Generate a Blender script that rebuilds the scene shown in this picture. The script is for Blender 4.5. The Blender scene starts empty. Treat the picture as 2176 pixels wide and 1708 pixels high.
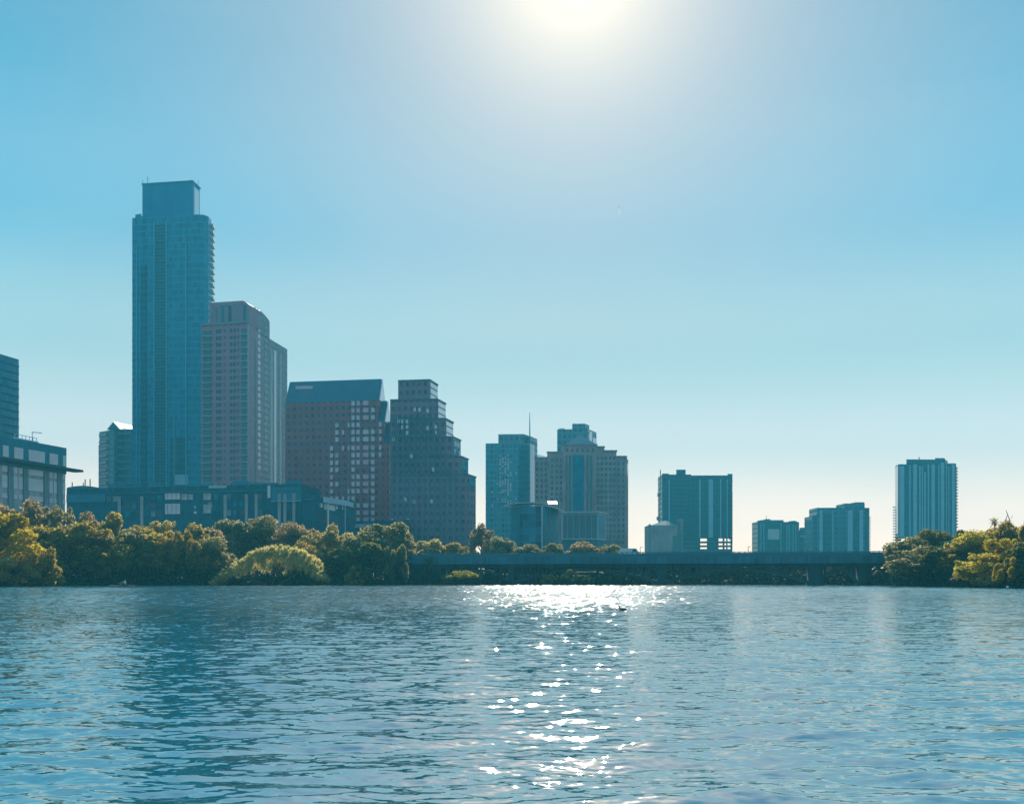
import bpy, math, random
import numpy as np
from mathutils import Vector, Matrix

random.seed(7)
rng = np.random.default_rng(11)
scene = bpy.context.scene
COL = scene.collection
R = math.radians
FPX, UC, VH, CAMH = 2333.0, 1088.0, 1229.0, 1.5     # focal length and horizon row in a 2176 x 1708 frame

# ---------------------------------------------------------------- helpers
def X(u, Y): return (u - UC) / FPX * Y
def Z(v, Y): return CAMH + (VH - v) / FPX * Y
def at(u, Y): return Vector((X(u, Y), Y))

def tag(o, label=None, cat=None, group=None, kind=None):
    if label: o['label'] = label
    if cat: o['category'] = cat
    if group: o['group'] = group
    if kind: o['kind'] = kind
    return o

def thing(name, label, cat, loc, group=None, rz=0.0):
    o = bpy.data.objects.new(name, None)
    o.empty_display_size = 1.0
    COL.objects.link(o)
    o.location = loc
    o.rotation_euler = (0, 0, rz)
    return tag(o, label, cat, group)

def world_of(o):
    off = Vector((0, 0, 0))
    while o: off += Vector(o.location); o = o.parent
    return off

class MB:
    """collects faces in world coordinates and links them as one mesh object"""
    def __init__(self): self.v, self.f, self.uv = [], [], []
    def face(self, pts, uvs=None):
        n = len(self.v)
        self.v += [tuple(p) for p in pts]
        self.f.append(list(range(n, n + len(pts))))
        self.uv += list(uvs) if uvs else [(p[0], p[1]) for p in pts]
    def prism(self, poly, z0, z1, caps=True):
        P = [Vector((p[0], p[1])) for p in poly]
        area = sum(P[i].x * P[(i + 1) % len(P)].y - P[(i + 1) % len(P)].x * P[i].y for i in range(len(P)))
        if area < 0: P.reverse()
        s = 0.0
        for i in range(len(P)):
            a, b = P[i], P[(i + 1) % len(P)]
            L = (b - a).length
            self.face([(a.x, a.y, z0), (b.x, b.y, z0), (b.x, b.y, z1), (a.x, a.y, z1)],
                      [(s, z0), (s + L, z0), (s + L, z1), (s, z1)])
            s += math.ceil(L / 3) * 3
        if caps:
            self.face([(p.x, p.y, z1) for p in P])
            self.face([(p.x, p.y, z0) for p in reversed(P)])
        return self
    def box(self, c, sx, sy, sz, rz=0.0):
        ca, sa = math.cos(rz), math.sin(rz)
        pts = [(c[0] + x * ca - y * sa, c[1] + x * sa + y * ca) for x, y in
               ((-sx / 2, -sy / 2), (sx / 2, -sy / 2), (sx / 2, sy / 2), (-sx / 2, sy / 2))]
        return self.prism(pts, c[2], c[2] + sz)
    def tube(self, path, radii, n=8):
        path = [Vector(p) for p in path]
        rings = []
        for i, p in enumerate(path):
            t = (path[min(i + 1, len(path) - 1)] - path[max(i - 1, 0)]).normalized()
            a = t.orthogonal().normalized(); b = t.cross(a)
            r = radii[i] if hasattr(radii, '__len__') else radii
            rings.append([p + (a * math.cos(k * 2 * math.pi / n) + b * math.sin(k * 2 * math.pi / n)) * r for k in range(n)])
        for i in range(len(rings) - 1):
            for k in range(n):
                self.face([rings[i][k], rings[i][(k + 1) % n], rings[i + 1][(k + 1) % n], rings[i + 1][k]])
        self.face(list(reversed(rings[0]))); self.face(rings[-1])
        return self
    def build(self, name, mat, parent=None, smooth=False, kind=None):
        off = world_of(parent)
        me = bpy.data.meshes.new(name)
        me.from_pydata([(x - off.x, y - off.y, z - off.z) for x, y, z in self.v], [], self.f)
        uvl = me.uv_layers.new(name='UVMap')
        uvl.data.foreach_set('uv', np.array(self.uv, dtype=np.float32).ravel())
        if smooth: me.polygons.foreach_set('use_smooth', [True] * len(me.polygons))
        me.materials.append(mat)
        o = bpy.data.objects.new(name, me)
        COL.objects.link(o)
        if parent: o.parent = parent
        if kind: o['kind'] = kind
        return o

def np_mesh(name, verts, faces4, mat, smooth=False):
    me = bpy.data.meshes.new(name)
    me.vertices.add(len(verts)); me.vertices.foreach_set('co', verts.astype(np.float32).ravel())
    n = len(faces4); k = faces4.shape[1]
    me.loops.add(n * k); me.loops.foreach_set('vertex_index', faces4.astype(np.int32).ravel())
    me.polygons.add(n)
    me.polygons.foreach_set('loop_start', np.arange(0, n * k, k, dtype=np.int32))
    me.polygons.foreach_set('loop_total', np.full(n, k, dtype=np.int32))
    if smooth: me.polygons.foreach_set('use_smooth', np.ones(n, dtype=bool))
    me.update(calc_edges=True)
    me.materials.append(mat)
    return me

# ---------------------------------------------------------------- materials
class NT:
    def __init__(self, name):
        self.m = bpy.data.materials.new(name); self.m.use_nodes = True
        self.t = self.m.node_tree; self.t.nodes.clear()
        self.out = self.t.nodes.new('ShaderNodeOutputMaterial')
    def n(self, typ, **kw):
        nd = self.t.nodes.new(typ)
        for k, v in kw.items():
            if k.startswith('i_'): nd.inputs[k[2:].replace('_', ' ')].default_value = v
            else: setattr(nd, k, v)
        return nd
    def l(self, a, b): self.t.links.new(a, b)
    def math(self, op, a, b=None, c=None):
        nd = self.t.nodes.new('ShaderNodeMath'); nd.operation = op
        for i, x in enumerate((a, b, c)):
            if x is None: continue
            if isinstance(x, (int, float)): nd.inputs[i].default_value = x
            else: self.l(x, nd.inputs[i])
        return nd.outputs[0]
    def mix(self, f, a, b, blend='MIX'):
        nd = self.t.nodes.new('ShaderNodeMix'); nd.data_type = 'RGBA'; nd.blend_type = blend
        for k, x in ((0, f), (6, a), (7, b)):
            if isinstance(x, (int, float)): nd.inputs[k].default_value = x
            elif isinstance(x, tuple): nd.inputs[k].default_value = (*x, 1)
            else: self.l(x, nd.inputs[k])
        return nd.outputs[2]

def plain(name, rgb, rough=0.6, metal=0.0, vary=0.15, scale=0.3):
    t = NT(name)
    b = t.n('ShaderNodeBsdfPrincipled', i_Roughness=rough, i_Metallic=metal)
    co = t.n('ShaderNodeTexCoord'); nz = t.n('ShaderNodeTexNoise', i_Scale=scale, i_Detail=4.0)
    t.l(co.outputs['Object'], nz.inputs['Vector'])
    lo = tuple(c * (1 - vary) for c in rgb); hi = tuple(min(1, c * (1 + vary)) for c in rgb)
    c = t.mix(nz.outputs['Fac'], lo, hi)
    t.l(c, b.inputs['Base Color']); t.l(b.outputs[0], t.out.inputs[0])
    return t.m

def weathered(name, rgb, rough=0.85):
    """concrete with vertical rain streaks and blotches"""
    t = NT(name)
    b = t.n('ShaderNodeBsdfPrincipled', i_Roughness=rough)
    co = t.n('ShaderNodeTexCoord'); mp = t.n('ShaderNodeMapping'); mp.inputs['Scale'].default_value = (1.1, 1.1, 0.16)
    t.l(co.outputs['Object'], mp.inputs['Vector'])
    n1 = t.n('ShaderNodeTexNoise', i_Scale=1.0, i_Detail=5.0); t.l(mp.outputs[0], n1.inputs['Vector'])
    n2 = t.n('ShaderNodeTexNoise', i_Scale=0.11, i_Detail=3.0); t.l(co.outputs['Object'], n2.inputs['Vector'])
    f = t.math('MULTIPLY_ADD', t.math('SUBTRACT', t.math('ADD', n1.outputs['Fac'], n2.outputs['Fac']), 1.0), 1.6, 0.5)
    cl = t.n('ShaderNodeClamp'); t.l(f, cl.inputs[0])
    t.l(t.mix(cl.outputs[0], tuple(c * 0.55 for c in rgb), tuple(min(1, c * 1.45) for c in rgb)), b.inputs['Base Color'])
    t.l(b.outputs[0], t.out.inputs[0])
    return t.m

def facade(name, wall, glass, bay, floor, wf, hf, rough=0.15, jit=0.05, lit=None, litp=0.0, wrough=0.7, gmetal=0.0, vary=0.5):
    """window grid in metres: glass panes in a wall, every pane with its own tint and tiny tilt"""
    t = NT(name)
    uv = t.n('ShaderNodeUVMap'); sp = t.n('ShaderNodeSeparateXYZ'); t.l(uv.outputs[0], sp.inputs[0])
    x = t.math('DIVIDE', sp.outputs[0], bay); y = t.math('DIVIDE', sp.outputs[1], floor)
    fx = t.math('FRACT', x); fy = t.math('FRACT', y)
    ix = t.math('FLOOR', x); iy = t.math('FLOOR', y)
    mx = t.math('LESS_THAN', t.math('ABSOLUTE', t.math('SUBTRACT', fx, 0.5)), wf / 2)
    my = t.math('LESS_THAN', t.math('ABSOLUTE', t.math('SUBTRACT', fy, 0.5)), hf / 2)
    mask = t.math('MULTIPLY', mx, my)
    cell = t.n('ShaderNodeCombineXYZ'); t.l(ix, cell.inputs[0]); t.l(iy, cell.inputs[1])
    wn = t.n('ShaderNodeTexWhiteNoise', noise_dimensions='3D'); t.l(cell.outputs[0], wn.inputs['Vector'])
    col = t.n('ShaderNodeTexWhiteNoise', noise_dimensions='1D'); t.l(ix, col.inputs['W'])
    fac = t.math('ADD', t.math('MULTIPLY', wn.outputs['Value'], 0.65), t.math('MULTIPLY', col.outputs['Value'], 0.35))
    g = t.mix(fac, tuple(c * (1 - vary) for c in glass), tuple(min(1, c * (1 + vary)) for c in glass))
    if lit:
        hot = t.math('GREATER_THAN', t.n('ShaderNodeTexWhiteNoise', noise_dimensions='3D').outputs['Value'], 1 - litp)
        w2 = t.t.nodes[-1]
        g = g
    nz = t.n('ShaderNodeTexNoise', i_Scale=0.12, i_Detail=5.0)
    co = t.n('ShaderNodeTexCoord'); t.l(co.outputs['Object'], nz.inputs['Vector'])
    w = t.mix(nz.outputs['Fac'], tuple(c * 0.8 for c in wall), tuple(min(1, c * 1.2) for c in wall))
    if lit:
        h = t.math('GREATER_THAN', wn.outputs['Value'], 1 - litp)
        g = t.mix(h, g, lit)
    base = t.mix(mask, w, g)
    b = t.n('ShaderNodeBsdfPrincipled')
    t.l(base, b.inputs['Base Color'])
    mg = max(glass); b.inputs['Specular Tint'].default_value = (*[0.15 + 0.85 * c / mg for c in glass], 1)
    rr = t.math('ADD', t.math('MULTIPLY', mask, rough - wrough), wrough)
    t.l(rr, b.inputs['Roughness'])
    if gmetal: t.l(t.math('MULTIPLY', mask, gmetal), b.inputs['Metallic'])
    # small tilt of every pane
    geo = t.n('ShaderNodeNewGeometry')
    sub = t.n('ShaderNodeVectorMath', operation='SUBTRACT'); t.l(wn.outputs['Color'], sub.inputs[0]); sub.inputs[1].default_value = (.5, .5, .5)
    sc = t.n('ShaderNodeVectorMath', operation='SCALE'); t.l(sub.outputs[0], sc.inputs[0]); t.l(t.math('MULTIPLY', mask, jit), sc.inputs['Scale'])
    ad = t.n('ShaderNodeVectorMath', operation='ADD'); t.l(geo.outputs['Normal'], ad.inputs[0]); t.l(sc.outputs[0], ad.inputs[1])
    no = t.n('ShaderNodeVectorMath', operation='NORMALIZE'); t.l(ad.outputs[0], no.inputs[0])
    t.l(no.outputs[0], b.inputs['Normal'])
    t.l(b.outputs[0], t.out.inputs[0])
    return t.m

def leafmat(name, a, b, transl=0.5, tint=None):
    t = NT(name)
    oi = t.n('ShaderNodeObjectInfo'); geo = t.n('ShaderNodeNewGeometry'); co = t.n('ShaderNodeTexCoord')
    nz = t.n('ShaderNodeTexNoise', i_Scale=0.35, i_Detail=3.0)
    off = t.n('ShaderNodeVectorMath', operation='ADD'); t.l(co.outputs['Object'], off.inputs[0])
    cx = t.n('ShaderNodeCombineXYZ'); t.l(t.math('MULTIPLY', oi.outputs['Random'], 90.0), cx.inputs[0]); t.l(cx.outputs[0], off.inputs[1])
    t.l(off.outputs[0], nz.inputs['Vector'])
    f = t.math('MULTIPLY_ADD', t.math('SUBTRACT', nz.outputs['Fac'], 0.5), 2.6, 0.5)
    f = t.math('ADD', f, t.math('MULTIPLY', t.math('SUBTRACT', geo.outputs['Random Per Island'], 0.5), 0.7))
    cl = t.n('ShaderNodeClamp'); t.l(f, cl.inputs[0])
    c = t.mix(cl.outputs[0], a, b)
    d = t.n('ShaderNodeBsdfDiffuse'); tr = t.n('ShaderNodeBsdfTranslucent'); mx = t.n('ShaderNodeMixShader'); mx.inputs[0].default_value = transl
    t.l(c, d.inputs[0])
    c2 = t.mix(0.55, c, tint or tuple(min(1, x * 2.2) for x in b))
    t.l(c2, tr.inputs[0])
    t.l(d.outputs[0], mx.inputs[1]); t.l(tr.outputs[0], mx.inputs[2]); t.l(mx.outputs[0], t.out.inputs[0])
    return t.m

TEAL = (0.035, 0.16, 0.22)
M = {}
M['tower_glass'] = facade('tower_glass', (0.003, 0.26, 0.40), (0.002, 0.165, 0.275), 1.5, 3.5, 0.9, 0.78, rough=0.3, jit=0.035)
M['bay_glass'] = facade('bay_glass', (0.003, 0.13, 0.20), (0.001, 0.06, 0.10), 3.0, 3.5, 0.92, 0.7, rough=0.3, jit=0.05)
M['crown_glass'] = facade('crown_glass', (0.002, 0.20, 0.36), (0.002, 0.185, 0.34), 3.0, 4.2, 0.97, 0.96, rough=0.4, jit=0.02, vary=0.15)
M['fin'] = plain('fin', (0.03, 0.34, 0.46), 0.5)
M['left_glass'] = facade('left_glass', (0.004, 0.09, 0.14), (0.004, 0.20, 0.34), 1.5, 4.0, 0.97, 0.82, rough=0.2, jit=0.03, vary=0.25)
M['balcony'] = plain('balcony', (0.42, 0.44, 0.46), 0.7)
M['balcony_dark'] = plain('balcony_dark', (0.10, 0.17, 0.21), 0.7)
M['stone_blue'] = weathered('stone_blue', (0.50, 0.46, 0.46))
M['stone_teal'] = plain('stone_teal', (0.012, 0.20, 0.28), 0.7, vary=0.35)
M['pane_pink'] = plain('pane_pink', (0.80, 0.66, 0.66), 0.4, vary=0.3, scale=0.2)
M['pier_grey'] = weathered('pier_grey', (0.26, 0.32, 0.35))
M['ledge_dark'] = plain('ledge_dark', (0.02, 0.04, 0.055), 0.7)
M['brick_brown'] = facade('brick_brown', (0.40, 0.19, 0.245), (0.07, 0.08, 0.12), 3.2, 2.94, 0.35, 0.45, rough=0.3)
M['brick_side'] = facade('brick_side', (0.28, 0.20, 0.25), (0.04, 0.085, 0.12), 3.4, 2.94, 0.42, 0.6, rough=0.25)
M['win_dark'] = plain('win_dark', (0.0100, 0.06, 0.09), 0.25)
M['win_teal'] = plain('win_teal', (0.0120, 0.12, 0.17), 0.2, vary=0.4, scale=0.15)
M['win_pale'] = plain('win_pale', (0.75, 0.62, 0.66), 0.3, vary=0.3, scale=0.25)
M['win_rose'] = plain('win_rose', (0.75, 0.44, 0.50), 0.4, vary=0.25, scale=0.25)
M['pale_glass'] = plain('pale_glass', (0.66, 0.66, 0.72), 0.3, metal=0.45, vary=0.1)
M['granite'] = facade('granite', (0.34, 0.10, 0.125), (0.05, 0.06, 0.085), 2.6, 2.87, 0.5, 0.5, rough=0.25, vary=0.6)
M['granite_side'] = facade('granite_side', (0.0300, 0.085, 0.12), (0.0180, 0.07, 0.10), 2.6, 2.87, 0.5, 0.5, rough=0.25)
M['roof_teal'] = plain('roof_teal', (0.01, 0.15, 0.24), 0.45, vary=0.2)
M['roof_purple'] = plain('roof_purple', (0.045, 0.13, 0.20), 0.6, vary=0.3)
M['step_stone'] = facade('step_stone', (0.28, 0.17, 0.215), (0.05, 0.08, 0.125), 2.4, 3.1, 0.55, 0.5, rough=0.25, vary=0.5)
M['res_glass'] = facade('res_glass', (0.07, 0.27, 0.36), (0.02, 0.18, 0.26), 2.2, 3.0, 0.7, 0.62, rough=0.18, jit=0.09, vary=0.7)
M['limestone'] = weathered('limestone', (0.38, 0.28, 0.29))
M['limestone_grey'] = plain('limestone_grey', (0.24, 0.24, 0.27), 0.8, vary=0.18)  # plain grey stone for trim, roofs and the annex
M['office_blue'] = facade('office_blue', (0.13, 0.26, 0.33), (0.03, 0.14, 0.20), 3.0, 3.6, 0.7, 0.6, rough=0.2, vary=0.5)
M['hall_glass'] = facade('hall_glass', (0.06, 0.2, 0.26), (0.025, 0.13, 0.19), 2.5, 2.5, 0.94, 0.94, rough=0.12, jit=0.22, vary=0.9)
M['hall_side'] = facade('hall_side', (0.01, 0.26, 0.36), (0.004, 0.20, 0.31), 1.6, 2.2, 0.95, 0.92, rough=0.55, jit=0.03, vary=0.3)
M['roof_pale'] = plain('roof_pale', (0.42, 0.48, 0.52), 0.5)
M['white_metal'] = plain('white_metal', (0.72, 0.69, 0.66), 0.55, metal=0.4, vary=0.15, scale=0.8)
M['frame_pale'] = plain('frame_pale', (0.42, 0.52, 0.58), 0.6)
M['far_teal'] = facade('far_teal', (0.004, 0.12, 0.18), (0.001, 0.055, 0.09), 2.6, 3.3, 0.7, 0.7, rough=0.3, vary=0.7)
M['far_blue'] = facade('far_blue', (0.05, 0.20, 0.28), (0.012, 0.11, 0.17), 2.8, 3.2, 0.6, 0.6, rough=0.22, vary=0.6)
M['strip'] = plain('strip', (0.26, 0.50, 0.60), 0.6, vary=0.3, scale=0.1)
M['tan_stone'] = weathered('tan_stone', (0.34, 0.30, 0.32))
M['podium'] = facade('podium', (0.006, 0.11, 0.155), (0.002, 0.055, 0.09), 5.0, 5.5, 0.75, 0.6, rough=0.3, vary=0.6)
M['concrete'] = weathered('concrete', (0.045, 0.17, 0.215))
M['concrete_dark'] = weathered('concrete_dark', (0.012, 0.06, 0.08))
M['rail'] = plain('rail', (0.0320, 0.17, 0.21), 0.6)
M['steel'] = plain('steel', (0.12, 0.15, 0.18), 0.5, metal=0.4)
M['mirror'] = plain('mirror', (0.85, 0.85, 0.82), 0.1, metal=1.0, vary=0.02)
M['roof_matte'] = plain('roof_matte', (0.42, 0.5, 0.56), 0.95)
M['white_paint'] = plain('white_paint', (0.75, 0.75, 0.74), 0.4, vary=0.05)
M['bark'] = plain('bark', (0.07, 0.06, 0.05), 0.9, vary=0.4, scale=2.0)
M['bank'] = plain('bank', (0.03, 0.035, 0.022), 0.95, vary=0.5, scale=0.2)

M['leaf_dark'] = leafmat('leaf_dark', (0.04, 0.075, 0.035), (0.2, 0.175, 0.05), 0.62)
M['leaf_shade'] = leafmat('leaf_shade', (0.010, 0.035, 0.032), (0.024, 0.05, 0.035), 0.2)  # near-black leaves, with the shade behind the arches put into their colour
M['leaf_olive'] = leafmat('leaf_olive', (0.085, 0.095, 0.035), (0.4, 0.29, 0.065), 0.72)
M['leaf_grey'] = leafmat('leaf_grey', (0.07, 0.095, 0.06), (0.32, 0.265, 0.115), 0.7)
M['leaf_gold'] = leafmat('leaf_gold', (0.22, 0.16, 0.03), (0.62, 0.4, 0.055), 0.7)
M['leaf_tan'] = leafmat('leaf_tan', (0.15, 0.125, 0.055), (0.52, 0.37, 0.13), 0.72)
M['leaf_rust'] = leafmat('leaf_rust', (0.11, 0.095, 0.055), (0.38, 0.27, 0.135), 0.7)
M['leaf_plume'] = leafmat('leaf_plume', (0.58, 0.36, 0.10), (0.86, 0.58, 0.20), 0.76)
M['leaf_yellow'] = leafmat('leaf_yellow', (0.34, 0.215, 0.02), (0.60, 0.37, 0.035), 0.6)

# ---------------------------------------------------------------- light, sky, camera
AZ, EL = R(3.3), R(29.3)
SUN = Vector((math.sin(AZ) * math.cos(EL), math.cos(AZ) * math.cos(EL), math.sin(EL)))
sl = bpy.data.lights.new('sun', 'SUN'); sl.energy = 5.0; sl.angle = R(0.53); sl.color = (1.0, 0.90, 0.74)
so = bpy.data.objects.new('sun', sl); COL.objects.link(so)
so.rotation_euler = (-SUN).to_track_quat('-Z', 'Y').to_euler()

world = bpy.data.worlds.new('World'); scene.world = world; world.use_nodes = True
wt = world.node_tree; wt.nodes.clear()
def wn(typ, **kw):
    nd = wt.nodes.new(typ)
    for k, v in kw.items(): setattr(nd, k, v)
    return nd
sky = wn('ShaderNodeTexSky', sky_type='NISHITA', sun_disc=False)
sky.sun_elevation = EL; sky.sun_rotation = AZ
sky.air_density = 1.0; sky.dust_density = 1.5; sky.ozone_density = 1.0; sky.altitude = 100
def wm(op, a, b=None, c=None, clamp=False):
    nd = wn('ShaderNodeMath', operation=op); nd.use_clamp = clamp
    for i, x in enumerate((a, b, c)):
        if x is None: continue
        if isinstance(x, (int, float)): nd.inputs[i].default_value = x
        else: wt.links.new(x, nd.inputs[i])
    return nd.outputs[0]
def wmix(f, a, b, blend='MIX'):
    nd = wn('ShaderNodeMix', data_type='RGBA', blend_type=blend); nd.clamp_factor = True
    for k, x in ((0, f), (6, a), (7, b)):
        if isinstance(x, (int, float)): nd.inputs[k].default_value = x
        elif isinstance(x, tuple): nd.inputs[k].default_value = (*x, 1)
        else: wt.links.new(x, nd.inputs[k])
    return nd.outputs[2]
tc = wn('ShaderNodeTexCoord')
nrm = wn('ShaderNodeVectorMath', operation='NORMALIZE'); wt.links.new(tc.outputs['Generated'], nrm.inputs[0])
sx_ = wn('ShaderNodeSeparateXYZ'); wt.links.new(nrm.outputs[0], sx_.inputs[0])
elev = wm('ARCSINE', sx_.outputs[2])
ramp = wn('ShaderNodeValToRGB'); ramp.color_ramp.interpolation = 'EASE'
wt.links.new(wm('DIVIDE', elev, R(90), clamp=True), ramp.inputs[0])
SKY_STOPS = [(0.0, (1.90, 1.36, 0.98)), (3.0, (1.52, 1.22, 1.02)), (7.0, (0.92, 0.97, 0.96)), (12.0, (0.46, 0.73, 0.80)), (18.0, (0.12, 0.51, 0.76)), (28.0, (0.018, 0.36, 0.60)), (50.0, (0.05, 0.30, 0.53)), (90.0, (0.04, 0.22, 0.42))]
el = ramp.color_ramp.elements
while len(el) < len(SKY_STOPS): el.new(0.5)
for e, (d, c) in zip(el, SKY_STOPS): e.position = d / 90.0; e.color = (*c, 1)
dt = wn('ShaderNodeVectorMath', operation='DOT_PRODUCT'); wt.links.new(nrm.outputs[0], dt.inputs[0]); dt.inputs[1].default_value = SUN
ang = wm('ARCCOSINE', wm('MINIMUM', dt.outputs['Value'], 0.999999))
g1 = wm('EXPONENT', wm('MULTIPLY', wm('POWER', wm('DIVIDE', ang, R(17.5)), 1.7), -1.0))
g2 = wm('EXPONENT', wm('MULTIPLY', wm('POWER', wm('DIVIDE', ang, R(4.1)), 1.35), -1.0))
back = wn('ShaderNodeValToRGB'); wt.links.new(wm('DIVIDE', elev, R(90), clamp=True), back.inputs[0])
BACK_STOPS = [(0.0, (0.50, 0.62, 0.72)), (20.0, (0.26, 0.48, 0.68)), (50.0, (0.05, 0.30, 0.53)), (90.0, (0.04, 0.22, 0.42))]
eb = back.color_ramp.elements
while len(eb) < len(BACK_STOPS): eb.new(0.5)
for e, (d, c) in zip(eb, BACK_STOPS): e.position = d / 90.0; e.color = (*c, 1)
toward = wn('ShaderNodeMapRange', interpolation_type='SMOOTHSTEP'); toward.inputs['From Min'].default_value = -0.3; toward.inputs['From Max'].default_value = 0.75
wt.links.new(sx_.outputs[1], toward.inputs['Value'])
around = wmix(toward.outputs[0], back.outputs[0], ramp.outputs[0])
c1 = wmix(wm('MULTIPLY', g1, 0.90), around, (0.585, 0.585, 0.64))
c2 = wmix(wm('MULTIPLY', g2, 1.0), c1, (1.5, 1.30, 1.02))
wisp = wn('ShaderNodeTexNoise'); wisp.inputs['Scale'].default_value = 2.2; wisp.inputs['Detail'].default_value = 6.0; wisp.inputs['Distortion'].default_value = 0.6
wmap = wn('ShaderNodeMapping'); wmap.inputs['Scale'].default_value = (1.0, 1.0, 3.5); wt.links.new(nrm.outputs[0], wmap.inputs['Vector']); wt.links.new(wmap.outputs[0], wisp.inputs['Vector'])
c2 = wmix(wm('MULTIPLY', wm('SUBTRACT', wisp.outputs['Fac'], 0.42, clamp=True), 0.45), c2, (0.62, 0.68, 0.72))
sky10 = wn('ShaderNodeVectorMath', operation='SCALE'); wt.links.new(c2, sky10.inputs[0]); sky10.inputs['Scale'].default_value = 9.2
fin = wmix(1.0, sky10.outputs[0], sky.outputs[0], 'ADD'); fin.node.inputs[0].default_value = 0.04
bg = wn('ShaderNodeBackground'); bg.inputs['Strength'].default_value = 0.10
wt.links.new(fin, bg.inputs['Color'])
wo = wn('ShaderNodeOutputWorld'); wt.links.new(bg.outputs[0], wo.inputs['Surface'])

cam = bpy.data.cameras.new('camera'); camo = bpy.data.objects.new('camera', cam); COL.objects.link(camo)
camo.location = (0, 0, CAMH); camo.rotation_euler = (R(90), 0, 0)
cam.sensor_width = 36.0; cam.sensor_fit = 'HORIZONTAL'; cam.lens = FPX / 2176 * 36.0
cam.shift_y = (VH - 854.0) / 2176
cam.clip_start = 0.1; cam.clip_end = 12000
scene.camera = camo
scene.view_settings.view_transform = 'Standard'; scene.view_settings.look = 'None'
scene.view_settings.exposure = 0.12; scene.view_settings.gamma = 1.0
scene.render.engine = 'CYCLES'
cy = scene.cycles
cy.max_bounces = 5; cy.diffuse_bounces = 1; cy.glossy_bounces = 3; cy.transmission_bounces = 3; cy.transparent_max_bounces = 8; cy.volume_bounces = 0
cy.use_denoising = True
cy.sample_clamp_direct = 0.0; cy.sample_clamp_indirect = 6.0
cy.caustics_reflective = False; cy.caustics_refractive = False
cy.use_adaptive_sampling = True; cy.adaptive_threshold = 0.01

# ---------------------------------------------------------------- water
def water_material():
    """lake surface: small ripples everywhere, wind-roughened further out on the lake"""
    t = NT('lake_water')
    b = t.n('ShaderNodeBsdfPrincipled', i_IOR=8.5)
    b.inputs['Base Color'].default_value = (0.0, 0.10, 0.125, 1)
    co = t.n('ShaderNodeNewGeometry')
    ln = t.n('ShaderNodeVectorMath', operation='LENGTH'); t.l(co.outputs['Position'], ln.inputs[0])
    far = t.n('ShaderNodeMapRange', interpolation_type='SMOOTHSTEP'); far.inputs['From Min'].default_value = 4; far.inputs['From Max'].default_value = 75
    t.l(ln.outputs['Value'], far.inputs['Value'])
    t.l(t.math('MULTIPLY_ADD', t.math('POWER', far.outputs[0], 2.0), FAR_ROUGH, 0.03), b.inputs['Roughness'])
    tot = None
    for sx, sy, ax, ay, det, fa, fb in ((2.0, 4.2, 0.56, 0.66, 2.0, 0.92, 0.08), (8.0, 16.0, 0.50, 0.66, 1.0, 0.48, 0.52)):
        mp = t.n('ShaderNodeMapping'); mp.inputs['Scale'].default_value = (sx, sy, 1.0); t.l(co.outputs['Position'], mp.inputs['Vector'])
        nz = t.n('ShaderNodeTexNoise', i_Scale=1.0, i_Detail=det); t.l(mp.outputs[0], nz.inputs['Vector'])
        sub = t.n('ShaderNodeVectorMath', operation='SUBTRACT'); t.l(nz.outputs['Color'], sub.inputs[0]); sub.inputs[1].default_value = (.5, .5, .5)
        mul = t.n('ShaderNodeVectorMath', operation='MULTIPLY'); t.l(sub.outputs[0], mul.inputs[0]); mul.inputs[1].default_value = (ax, ay, 0)
        amp = t.n('ShaderNodeVectorMath', operation='SCALE'); t.l(mul.outputs[0], amp.inputs[0]); t.l(t.math('MULTIPLY_ADD', far.outputs[0], fa, fb), amp.inputs['Scale']); mul = amp
        if tot is None: tot = mul.outputs[0]
        else:
            ad = t.n('ShaderNodeVectorMath', operation='ADD'); t.l(tot, ad.inputs[0]); t.l(mul.outputs[0], ad.inputs[1]); tot = ad.outputs[0]
    ad = t.n('ShaderNodeVectorMath', operation='ADD'); t.l(tot, ad.inputs[0]); t.l(co.outputs['Normal'], ad.inputs[1])
    no = t.n('ShaderNodeVectorMath', operation='NORMALIZE'); t.l(ad.outputs[0], no.inputs[0])
    t.l(no.outputs[0], b.inputs['Normal'])
    t.l(b.outputs[0], t.out.inputs[0])
    return t.m
FAR_ROUGH = 0.07
M['water'] = water_material()

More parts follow.
